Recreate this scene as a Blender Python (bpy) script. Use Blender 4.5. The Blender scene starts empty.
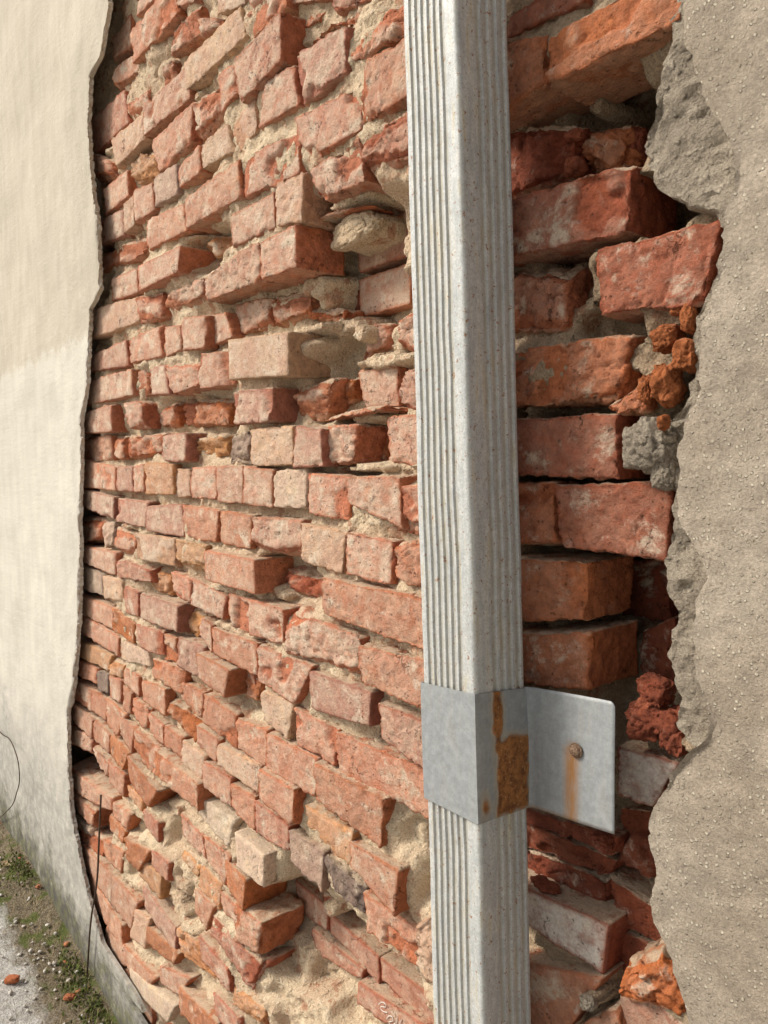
import bpy, bmesh, math, random
import numpy as np
from mathutils import Vector, Matrix
random.seed(7); rng = np.random.default_rng(7)
scn = bpy.context.scene
COL = scn.collection

# ------------------------------------------------------------------ camera
F = 760.0
THETA = math.radians(39.8)          # angle between the view axis and the wall
PITCH = math.radians(3.6)
ROLL = math.radians(1.1)
CAM = np.array([0.0, -0.70, 1.53])  # wall face lies in the plane y = 0, x runs along it
fw = np.array([-math.cos(THETA)*math.cos(PITCH), math.sin(THETA)*math.cos(PITCH), -math.sin(PITCH)])
rt = np.array([math.sin(THETA), math.cos(THETA), 0.0])
up = np.cross(rt, fw)
up2 = up*math.cos(ROLL) + rt*math.sin(ROLL)
rt2 = rt*math.cos(ROLL) - up*math.sin(ROLL)
cd = bpy.data.cameras.new('camera'); cam = bpy.data.objects.new('camera', cd); COL.objects.link(cam)
cd.sensor_fit = 'VERTICAL'; cd.sensor_height = 24.0; cd.lens = 24.0*F/1024.0
cd.clip_start = 0.02; cd.clip_end = 500
M = Matrix.Identity(4)
for i in range(3):
    M[i][0] = rt2[i]; M[i][1] = up2[i]; M[i][2] = -fw[i]; M[i][3] = CAM[i]
cam.matrix_world = M
scn.camera = cam
scn.view_settings.view_transform = 'Standard'; scn.view_settings.look = 'None'
scn.view_settings.gamma = 1.0; scn.view_settings.exposure = 1.25
try: scn.view_settings.use_curve_mapping = False
except Exception: pass

# ------------------------------------------------------------------ light
SUN_AZ = math.radians(37)     # swung from the wall's outward normal towards the far (left) end
SUN_EL = math.radians(42)
sdir = Vector((-math.sin(SUN_AZ)*math.cos(SUN_EL), -math.cos(SUN_AZ)*math.cos(SUN_EL), math.sin(SUN_EL)))
w = bpy.data.worlds.new('World'); scn.world = w; w.use_nodes = True
nt = w.node_tree; bg = nt.nodes['Background']
sky = nt.nodes.new('ShaderNodeTexSky'); sky.sky_type = 'NISHITA'; sky.sun_disc = False
sky.sun_elevation = SUN_EL; sky.sun_rotation = math.atan2(sdir.x, sdir.y)
sky.dust_density = 4.0; sky.air_density = 1.0
hs = nt.nodes.new('ShaderNodeHueSaturation'); hs.inputs['Saturation'].default_value = 0.25
nt.links.new(sky.outputs[0], hs.inputs['Color']); nt.links.new(hs.outputs[0], bg.inputs['Color'])
bg.inputs['Strength'].default_value = 0.065
sl = bpy.data.lights.new('sun', 'SUN'); sl.energy = 1.5; sl.angle = math.radians(14); sl.color = (1.0, 0.93, 0.82)
sun = bpy.data.objects.new('sun', sl); COL.objects.link(sun)
sun.rotation_euler = sdir.to_track_quat('Z', 'Y').to_euler(); sun.location = (-3, -4, 5)

# ------------------------------------------------------------------ helpers
def ray(x, y):
    return fw*F + rt2*(x-384.0) - up2*(y-512.0)
def onY(x, y, d=0.0):
    r = ray(x, y); t = (d-CAM[1])/r[1]; return CAM + r*t
def onX(x, y, u):
    r = ray(x, y); t = (u-CAM[0])/r[0]; return CAM + r*t
def onZ(x, y, z=0.0):
    r = ray(x, y); t = (z-CAM[2])/r[2]; return CAM + r*t

def vn(P, seed=0):
    I = np.floor(P).astype(np.int64); f = P-I; f = f*f*(3-2*f)
    def h(dx, dy, dz):
        a = ((I[:, 0]+dx)*73856093) ^ ((I[:, 1]+dy)*19349663) ^ ((I[:, 2]+dz)*83492791) ^ (seed*2654435761)
        a = (a ^ (a >> 13))*1274126177
        a = (a ^ (a >> 16)) & 0xffff
        return a/32767.5-1.0
    x, y, z = f[:, 0], f[:, 1], f[:, 2]
    def l(a, b, t): return a+(b-a)*t
    return l(l(l(h(0,0,0), h(1,0,0), x), l(h(0,1,0), h(1,1,0), x), y),
             l(l(h(0,0,1), h(1,0,1), x), l(h(0,1,1), h(1,1,1), x), y), z)
def fbm(P, freq, octv=3, seed=0, gain=0.5):
    s = 0; a = 1.0; n = 0
    for o in range(octv):
        s = s + a*vn(P*freq + 17.3*o, seed+o*11); n += a; a *= gain; freq *= 2.03
    return s/n

def mesh(name, V, Fc, mat, parent=None, loc=None, smooth=True, attr=None):
    me = bpy.data.meshes.new(name)
    V = np.asarray(V, dtype=np.float64)
    if loc is not None: V = V-np.asarray(loc)
    if isinstance(Fc, np.ndarray):
        k = Fc.shape[1]
        me.vertices.add(len(V)); me.vertices.foreach_set('co', V.astype(np.float32).ravel())
        me.loops.add(Fc.size); me.loops.foreach_set('vertex_index', Fc.astype(np.int32).ravel())
        me.polygons.add(len(Fc)); me.polygons.foreach_set('loop_start', np.arange(0, Fc.size, k, dtype=np.int32))
        try: me.polygons.foreach_set('loop_total', np.full(len(Fc), k, dtype=np.int32))
        except Exception: pass
        me.update(calc_edges=True)
    else:
        me.from_pydata([tuple(v) for v in V], [], [tuple(f) for f in Fc]); me.update()
    me.polygons.foreach_set('use_smooth', np.full(len(me.polygons), smooth, dtype=bool))
    if attr:
        for k_, val in attr.items():
            a = me.attributes.new(k_, 'FLOAT', 'POINT'); a.data.foreach_set('value', np.asarray(val, dtype=np.float32))
    me.materials.append(mat)
    o = bpy.data.objects.new(name, me); COL.objects.link(o)
    if parent is not None: o.parent = parent
    if loc is not None: o.location = tuple(loc)
    return o
def empty(name, loc, label, cat):
    o = bpy.data.objects.new(name, None); COL.objects.link(o); o.location = loc; o.empty_display_size = 0.1
    o['label'] = label; o['category'] = cat
    return o
def setparent(o, p):
    o.parent = p; o.matrix_parent_inverse = Matrix.Translation(-Vector(p.location))

_bc = {}
def boxgrid(nx, ny, nz):
    key = (nx, ny, nz)
    if key in _bc: return _bc[key]
    idx = {}; P = []
    def g(i, j, k):
        t = (i, j, k)
        if t not in idx: idx[t] = len(P); P.append((2*i/nx-1, 2*j/ny-1, 2*k/nz-1))
        return idx[t]
    Q = []
    for i in range(nx):
        for k in range(nz):
            Q.append((g(i,0,k), g(i+1,0,k), g(i+1,0,k+1), g(i,0,k+1)))
            Q.append((g(i,ny,k), g(i,ny,k+1), g(i+1,ny,k+1), g(i+1,ny,k)))
    for i in range(nx):
        for j in range(ny):
            Q.append((g(i,j,0), g(i,j+1,0), g(i+1,j+1,0), g(i+1,j,0)))
            Q.append((g(i,j,nz), g(i+1,j,nz), g(i+1,j+1,nz), g(i,j+1,nz)))
    for j in range(ny):
        for k in range(nz):
            Q.append((g(0,j,k), g(0,j,k+1), g(0,j+1,k+1), g(0,j+1,k)))
            Q.append((g(nx,j,k), g(nx,j+1,k), g(nx,j+1,k+1), g(nx,j,k+1)))
    _bc[key] = (np.array(P), np.array(Q))
    return _bc[key]

# ------------------------------------------------------------------ materials
class NB:
    def __init__(s, name):
        s.m = bpy.data.materials.new(name); s.m.use_nodes = True; s.t = s.m.node_tree
        s.b = s.t.nodes['Principled BSDF']; s.b.inputs['Roughness'].default_value = 0.9
        try: s.b.inputs['Specular IOR Level'].default_value = 0.25
        except Exception: pass
        s.geo = None
    def n(s, ty, **kw):
        nd = s.t.nodes.new(ty)
        for k, v in kw.items(): setattr(nd, k, v)
        return nd
    def L(s, a, b): s.t.links.new(a, b)
    def val(s, sock, v):
        if hasattr(v, 'is_linked') or isinstance(v, bpy.types.NodeSocket): s.L(v, sock)
        else: sock.default_value = v
    def noise(s, vec, scale, detail=3, rough=0.55, dist=0.0):
        nd = s.n('ShaderNodeTexNoise'); s.L(vec, nd.inputs['Vector'])
        nd.inputs['Scale'].default_value = scale; nd.inputs['Detail'].default_value = detail
        nd.inputs['Roughness'].default_value = rough; nd.inputs['Distortion'].default_value = dist
        return nd.outputs['Fac']
    def vor(s, vec, scale, out='Distance', feature='F1'):
        nd = s.n('ShaderNodeTexVoronoi', feature=feature); s.L(vec, nd.inputs['Vector'])
        nd.inputs['Scale'].default_value = scale
        return nd.outputs[out]
    def ramp(s, fac, a, b, lo=0.0, hi=1.0):
        nd = s.n('ShaderNodeMapRange', clamp=True, interpolation_type='SMOOTHSTEP'); s.L(fac, nd.inputs[0])
        nd.inputs[1].default_value = a; nd.inputs[2].default_value = b
        nd.inputs[3].default_value = lo; nd.inputs[4].default_value = hi
        return nd.outputs[0]
    def math(s, op, a, b=0.0):
        nd = s.n('ShaderNodeMath', operation=op); s.val(nd.inputs[0], a); s.val(nd.inputs[1], b); return nd.outputs[0]
    def mix(s, fac, a, b, blend='MIX'):
        nd = s.n('ShaderNodeMix', data_type='RGBA', blend_type=blend)
        s.val(nd.inputs[0], fac); s.val(nd.inputs[6], a); s.val(nd.inputs[7], b); return nd.outputs[2]
    def scalec(s, col, fac):
        nd = s.n('ShaderNodeVectorMath', operation='SCALE'); s.val(nd.inputs[0], col); s.val(nd.inputs[3], fac); return nd.outputs[0]
    def bump(s, h, dist, strength=1.0, prev=None):
        nd = s.n('ShaderNodeBump'); s.L(h, nd.inputs['Height']); nd.inputs['Distance'].default_value = dist
        nd.inputs['Strength'].default_value = strength
        if prev is not None: s.L(prev, nd.inputs['Normal'])
        return nd.outputs[0]
    def fin(s, col, nrm=None, rough=None):
        s.val(s.b.inputs['Base Color'], col)
        if nrm is not None: s.L(nrm, s.b.inputs['Normal'])
        if rough is not None: s.val(s.b.inputs['Roughness'], rough)
        return s.m
def C(*a): return tuple(a)+(1.0,)

def objvec(B, rnd=True):
    tc = B.n('ShaderNodeTexCoord'); v = tc.outputs['Object']
    oi = B.n('ShaderNodeObjectInfo')
    if rnd:
        sc = B.n('ShaderNodeVectorMath', operation='SCALE'); sc.inputs[0].default_value = (31.0, 47.0, 19.0); B.L(oi.outputs['Random'], sc.inputs[3])
        ad = B.n('ShaderNodeVectorMath', operation='ADD'); B.L(v, ad.inputs[0]); B.L(sc.outputs[0], ad.inputs[1]); v = ad.outputs[0]
    return v, oi

def mat_brick():
    B = NB('weathered_brick'); v, oi = objvec(B)
    at = B.n('ShaderNodeAttribute', attribute_name='wash'); wash = at.outputs['Fac']
    big = B.noise(v, 22, 4, 0.6); mid = B.noise(v, 75, 5, 0.65); fine = B.noise(v, 320, 3, 0.6)
    base = oi.outputs['Color']
    raw = B.mix(1.0, base, C(1.0, 0.86, 0.78), 'MULTIPLY')
    raw = B.scalec(raw, B.ramp(mid, 0.25, 0.75, 0.68, 1.18))
    raw = B.mix(B.ramp(big, 0.52, 0.72, 0.0, 0.55), raw, B.mix(1.0, raw, C(1.35, 1.25, 0.95), 'MULTIPLY'))
    # pale dusty film on the old outer face
    film = B.math('MULTIPLY', wash, oi.outputs['Alpha'])
    film = B.math('MULTIPLY', film, B.ramp(B.noise(v, 48, 6, 0.72), 0.30, 0.60, 0.35, 1.0))
    filmcol = B.mix(B.ramp(big, 0.35, 0.65), C(0.565, 0.36, 0.26), C(0.64, 0.485, 0.355))
    filmcol = B.mix(B.ramp(oi.outputs['Alpha'], 0.955, 0.985), filmcol, C(0.72, 0.64, 0.55))
    col = B.mix(film, raw, filmcol)
    # lime blooms
    lime = B.math('MULTIPLY', B.ramp(B.noise(v, 38, 6, 0.7, 0.4), 0.56, 0.74), B.math('ADD', B.math('MULTIPLY', wash, 0.42), 0.15))
    col = B.mix(lime, col, C(0.66, 0.57, 0.46))
    sm = B.math('MULTIPLY', B.ramp(B.noise(v, 17, 7, 0.72, 0.3), 0.53, 0.66), B.math('MULTIPLY', wash, 0.75))
    col = B.mix(sm, col, B.mix(mid, C(0.62, 0.50, 0.36), C(0.72, 0.62, 0.48)))
    # old mortar still sticking to the bed faces
    bf = B.n('ShaderNodeAttribute', attribute_name='bedface').outputs['Fac']
    col = B.mix(B.math('MULTIPLY', bf, B.ramp(B.noise(v, 34, 6, 0.7), 0.36, 0.52, 0.15, 0.85)), col, B.mix(mid, C(0.50, 0.37, 0.25), C(0.66, 0.53, 0.38)))
    # dark pits and grime
    pits = B.ramp(B.noise(v, 210, 4, 0.7), 0.30, 0.40, 0.62, 1.0)
    col = B.scalec(col, pits)
    col = B.scalec(col, B.ramp(fine, 0.2, 0.8, 0.86, 1.12))
    n1 = B.bump(mid, 0.003, 0.7)
    n2 = B.bump(B.noise(v, 170, 6, 0.75), 0.0055, 0.95, n1)
    pt = B.math('MULTIPLY', B.ramp(B.vor(v, 140), 0.10, 0.30, 1.0, 0.0), B.ramp(B.noise(v, 60, 2), 0.5, 0.62)); n3 = B.bump(B.math('SUBTRACT', fine, B.math('MULTIPLY', pt, 2.0)), 0.0012, 0.9, n2)
    col = B.scalec(col, B.math('SUBTRACT', 1.0, B.math('MULTIPLY', pt, 0.4)))
    wv = B.n('ShaderNodeVectorMath', operation='ADD'); nn = B.n('ShaderNodeTexNoise'); B.L(v, nn.inputs['Vector']); nn.inputs['Scale'].default_value = 40; nn.inputs['Detail'].default_value = 4
    sv = B.n('ShaderNodeVectorMath', operation='SCALE'); B.L(nn.outputs['Color'], sv.inputs[0]); sv.inputs[3].default_value = 0.055
    B.L(v, wv.inputs[0]); B.L(sv.outputs[0], wv.inputs[1])
    ce = B.vor(wv.outputs[0], 21, 'Distance', 'DISTANCE_TO_EDGE')
    crk = B.math('MULTIPLY', B.ramp(ce, 0.002, 0.022, 1.0, 0.0), B.ramp(B.noise(v, 15, 3), 0.585, 0.66))
    col = B.scalec(col, B.math('SUBTRACT', 1.0, B.math('MULTIPLY', crk, 0.45)))
    n4 = B.bump(B.math('SUBTRACT', 1.0, crk), 0.004, 0.9, n3)
    return B.fin(col, n4, 0.92)

def mat_mortar(name, c1, c2, c3, east=None):
    B = NB(name); v, oi = objvec(B, False)
    big = B.noise(v, 9, 4, 0.6); mid = B.noise(v, 60, 5, 0.65); gr = B.noise(v, 420, 3, 0.6)
    col = B.mix(B.ramp(big, 0.35, 0.65), C(*c1), C(*c2))
    col = B.mix(B.ramp(mid, 0.52, 0.68, 0, 0.8), col, C(*c3))
    col = B.scalec(col, B.ramp(gr, 0.25, 0.75, 0.75, 1.2))
    if east:
        rub = B.ramp(B.noise(v, 19, 5, 0.7), 0.56, 0.63, 0.0, 0.75)
        col = B.mix(rub, col, B.mix(mid, C(0.36, 0.14, 0.075), C(0.54, 0.29, 0.17)))
    if east:   # greyer, sootier mortar nearer the stucco
        sx = B.n('ShaderNodeSeparateXYZ'); B.L(v, sx.inputs[0])
        xe = B.math('ADD', sx.outputs[0], B.math('MULTIPLY', B.math('SUBTRACT', big, 0.5), 0.25))
        col = B.mix(B.ramp(xe, east-0.12, east+0.12), col, B.mix(1.0, col, C(0.62, 0.60, 0.58), 'MULTIPLY'))
    spk = B.ramp(B.vor(v, 330), 0.10, 0.18, 0.75, 1.0)
    col = B.scalec(col, spk)
    n = B.bump(mid, 0.010, 1.0); n = B.bump(B.noise(v, 150, 6, 0.7), 0.006, 0.9, n); n = B.bump(gr, 0.002, 0.9, n); n = B.bump(B.ramp(B.vor(v, 120), 0.05, 0.4, 1.0, 0.0), 0.002, 0.8, n)
    return B.fin(col, n, 0.95)

M_BRICK = mat_brick()
M_MORT = mat_mortar('lime_mortar', (0.70, 0.55, 0.37), (0.62, 0.45, 0.30), (0.76, 0.63, 0.45), 0.9+onY(490, 500, 0.02)[0])
M_LUMP = mat_mortar('mortar_lump', (0.64, 0.49, 0.32), (0.58, 0.43, 0.28), (0.70, 0.57, 0.40))
M_GREY = mat_mortar('grey_render_coat', (0.37, 0.31, 0.235), (0.27, 0.225, 0.17), (0.47, 0.40, 0.31))

def mat_plaster():
    B = NB('smooth_cream_plaster'); v, oi = objvec(B, False)
    sx = B.n('ShaderNodeSeparateXYZ'); B.L(v, sx.inputs[0]); z = sx.outputs[2]; x = sx.outputs[0]
    mp = B.n('ShaderNodeMapping'); mp.inputs['Scale'].default_value = (1, 1, 0.22); B.L(v, mp.inputs[0])
    streak = B.noise(mp.outputs[0], 22, 4, 0.6); big = B.noise(v, 3.2, 5, 0.6); mid = B.noise(v, 30, 5, 0.6); fine = B.noise(v, 260, 3)
    col = B.mix(B.ramp(streak, 0.3, 0.7), C(0.425, 0.375, 0.295), C(0.475, 0.425, 0.34))
    zz = B.math('ADD', z, B.math('MULTIPLY', B.math('SUBTRACT', B.noise(v, 14, 4, 0.7), 0.5), 0.16))
    zz = B.math('ADD', zz, B.math('MULTIPLY', x, -0.02))
    low = B.ramp(zz, ZPATCH-0.02, ZPATCH+0.02, 1.0, 0.0)
    col = B.mix(low, col, B.mix(B.ramp(streak, 0.3, 0.7), C(0.50, 0.465, 0.395), C(0.55, 0.51, 0.435)))
    xw = B.math('ADD', x, XPL)
    z = B.math('SUBTRACT', z, B.ramp(xw, -2.75, -1.75, 0.15, 0.0))
    za = B.math('ADD', z, B.math('MULTIPLY', B.math('SUBTRACT', B.noise(v, 4.5, 5, 0.65), 0.5), 0.75))
    damp = B.ramp(za, 0.30, 0.75, 1.0, 0.0)
    col = B.mix(damp, col, B.mix(B.ramp(mid, 0.35, 0.7), C(0.30, 0.285, 0.25), C(0.42, 0.39, 0.34)))
    zb = B.math('ADD', z, B.math('MULTIPLY', B.math('SUBTRACT', B.noise(v, 9, 6, 0.75), 0.5), 0.55))
    mould = B.ramp(zb, 0.04, 0.24, 0.9, 0.0)
    col = B.mix(mould, col, B.mix(B.ramp(mid, 0.4, 0.6), C(0.06, 0.055, 0.045), C(0.10, 0.10, 0.045)))
    col = B.mix(B.ramp(mid, 0.6, 0.75, 0, 0.35), col, C(0.62, 0.58, 0.5))
    col = B.scalec(col, B.ramp(B.noise(v, 120, 4, 0.7), 0.27, 0.36, 0.7, 1.0))
    col = B.scalec(col, B.ramp(big, 0.3, 0.7, 0.92, 1.06))
    n = B.bump(mid, 0.0025, 0.5); n = B.bump(B.noise(v, 120, 5, 0.65), 0.0022, 0.7, n); n = B.bump(fine, 0.0006, 0.5, n)
    return B.fin(col, n, 0.9)

def mat_stucco():
    B = NB('sandy_stucco'); v, oi = objvec(B, False)
    big = B.noise(v, 6, 4, 0.6); mid = B.noise(v, 45, 4, 0.6); fine = B.noise(v, 380, 4, 0.7)
    col = B.mix(B.ramp(big, 0.3, 0.7), C(0.375, 0.305, 0.23), C(0.46, 0.385, 0.30))
    col = B.scalec(col, B.ramp(mid, 0.25, 0.75, 0.85, 1.12))
    vc = B.n('ShaderNodeTexVoronoi'); B.L(v, vc.inputs['Vector']); vc.inputs['Scale'].default_value = 205
    sc = B.n('ShaderNodeSeparateColor'); B.L(vc.outputs['Color'], sc.inputs[0])
    grain = B.math('MULTIPLY', B.ramp(vc.outputs['Distance'], 0.22, 0.36, 1.0, 0.0), B.ramp(sc.outputs[0], 0.50, 0.62))
    col = B.mix(B.math('MULTIPLY', grain, 0.8), col, C(0.70, 0.62, 0.48))
    col = B.scalec(col, B.ramp(B.noise(v, 2.5, 5, 0.65), 0.3, 0.7, 0.86, 1.08))
    dk = B.math('MULTIPLY', B.ramp(vc.outputs['Distance'], 0.2, 0.42, 1.0, 0.0), B.ramp(sc.outputs[1], 0.75, 0.85))
    col = B.mix(B.math('MULTIPLY', dk, 0.5), col, C(0.20, 0.15, 0.10))
    col = B.scalec(col, B.ramp(fine, 0.25, 0.75, 0.78, 1.2))
    wv = B.n('ShaderNodeVectorMath', operation='ADD'); nn = B.n('ShaderNodeTexNoise'); B.L(v, nn.inputs['Vector']); nn.inputs['Scale'].default_value = 18; nn.inputs['Detail'].default_value = 5
    sv = B.n('ShaderNodeVectorMath', operation='SCALE'); B.L(nn.outputs['Color'], sv.inputs[0]); sv.inputs[3].default_value = 0.08
    B.L(v, wv.inputs[0]); B.L(sv.outputs[0], wv.inputs[1])
    crk = B.math('MULTIPLY', B.ramp(B.vor(wv.outputs[0], 4.2, 'Distance', 'DISTANCE_TO_EDGE'), 0.001, 0.008, 1.0, 0.0), B.ramp(B.noise(v, 4, 3), 0.52, 0.6))
    col = B.scalec(col, B.math('SUBTRACT', 1.0, B.math('MULTIPLY', crk, 0.5)))
    n = B.bump(mid, 0.004, 0.8); n = B.bump(B.noise(v, 210, 4, 0.65), 0.0034, 0.9, n); n = B.bump(B.noise(v, 600, 4, 0.75), 0.0022, 1.0, n); n = B.bump(grain, 0.0022, 1.0, n)
    return B.fin(col, n, 0.95)

XPL = float(np.mean([onY(a, 500, -0.028)[0] for a in (90,)]))
ZPATCH = onY(45, 352, -0.03)[2]

# ------------------------------------------------------------------ traced data: crop letter -> origin, scale (pixels of the enlarged crop to photo pixels)
CROP = {'A': (80, 0, 3.84), 'B': (230, 0, 3.84), 'C': (80, 170, 3.84), 'D': (230, 170, 3.84), 'E': (70, 340, 3.84), 'F': (230, 340, 3.84),
        'G': (70, 510, 3.84), 'H': (230, 510, 3.84), 'I': (60, 670, 3.84), 'J': (230, 670, 3.84), 'K': (60, 824, 3.84), 'P': (240, 824, 3.84),
        'L': (500, 0, 2.866), 'M': (500, 250, 2.866), 'N': (500, 480, 2.866), 'O': (500, 740, 2.866), 'X': (0, 0, 1.0)}
def px(c, x, y):
    ox, oy, s = CROP[c]; return ox+x/s, oy+y/s
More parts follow.
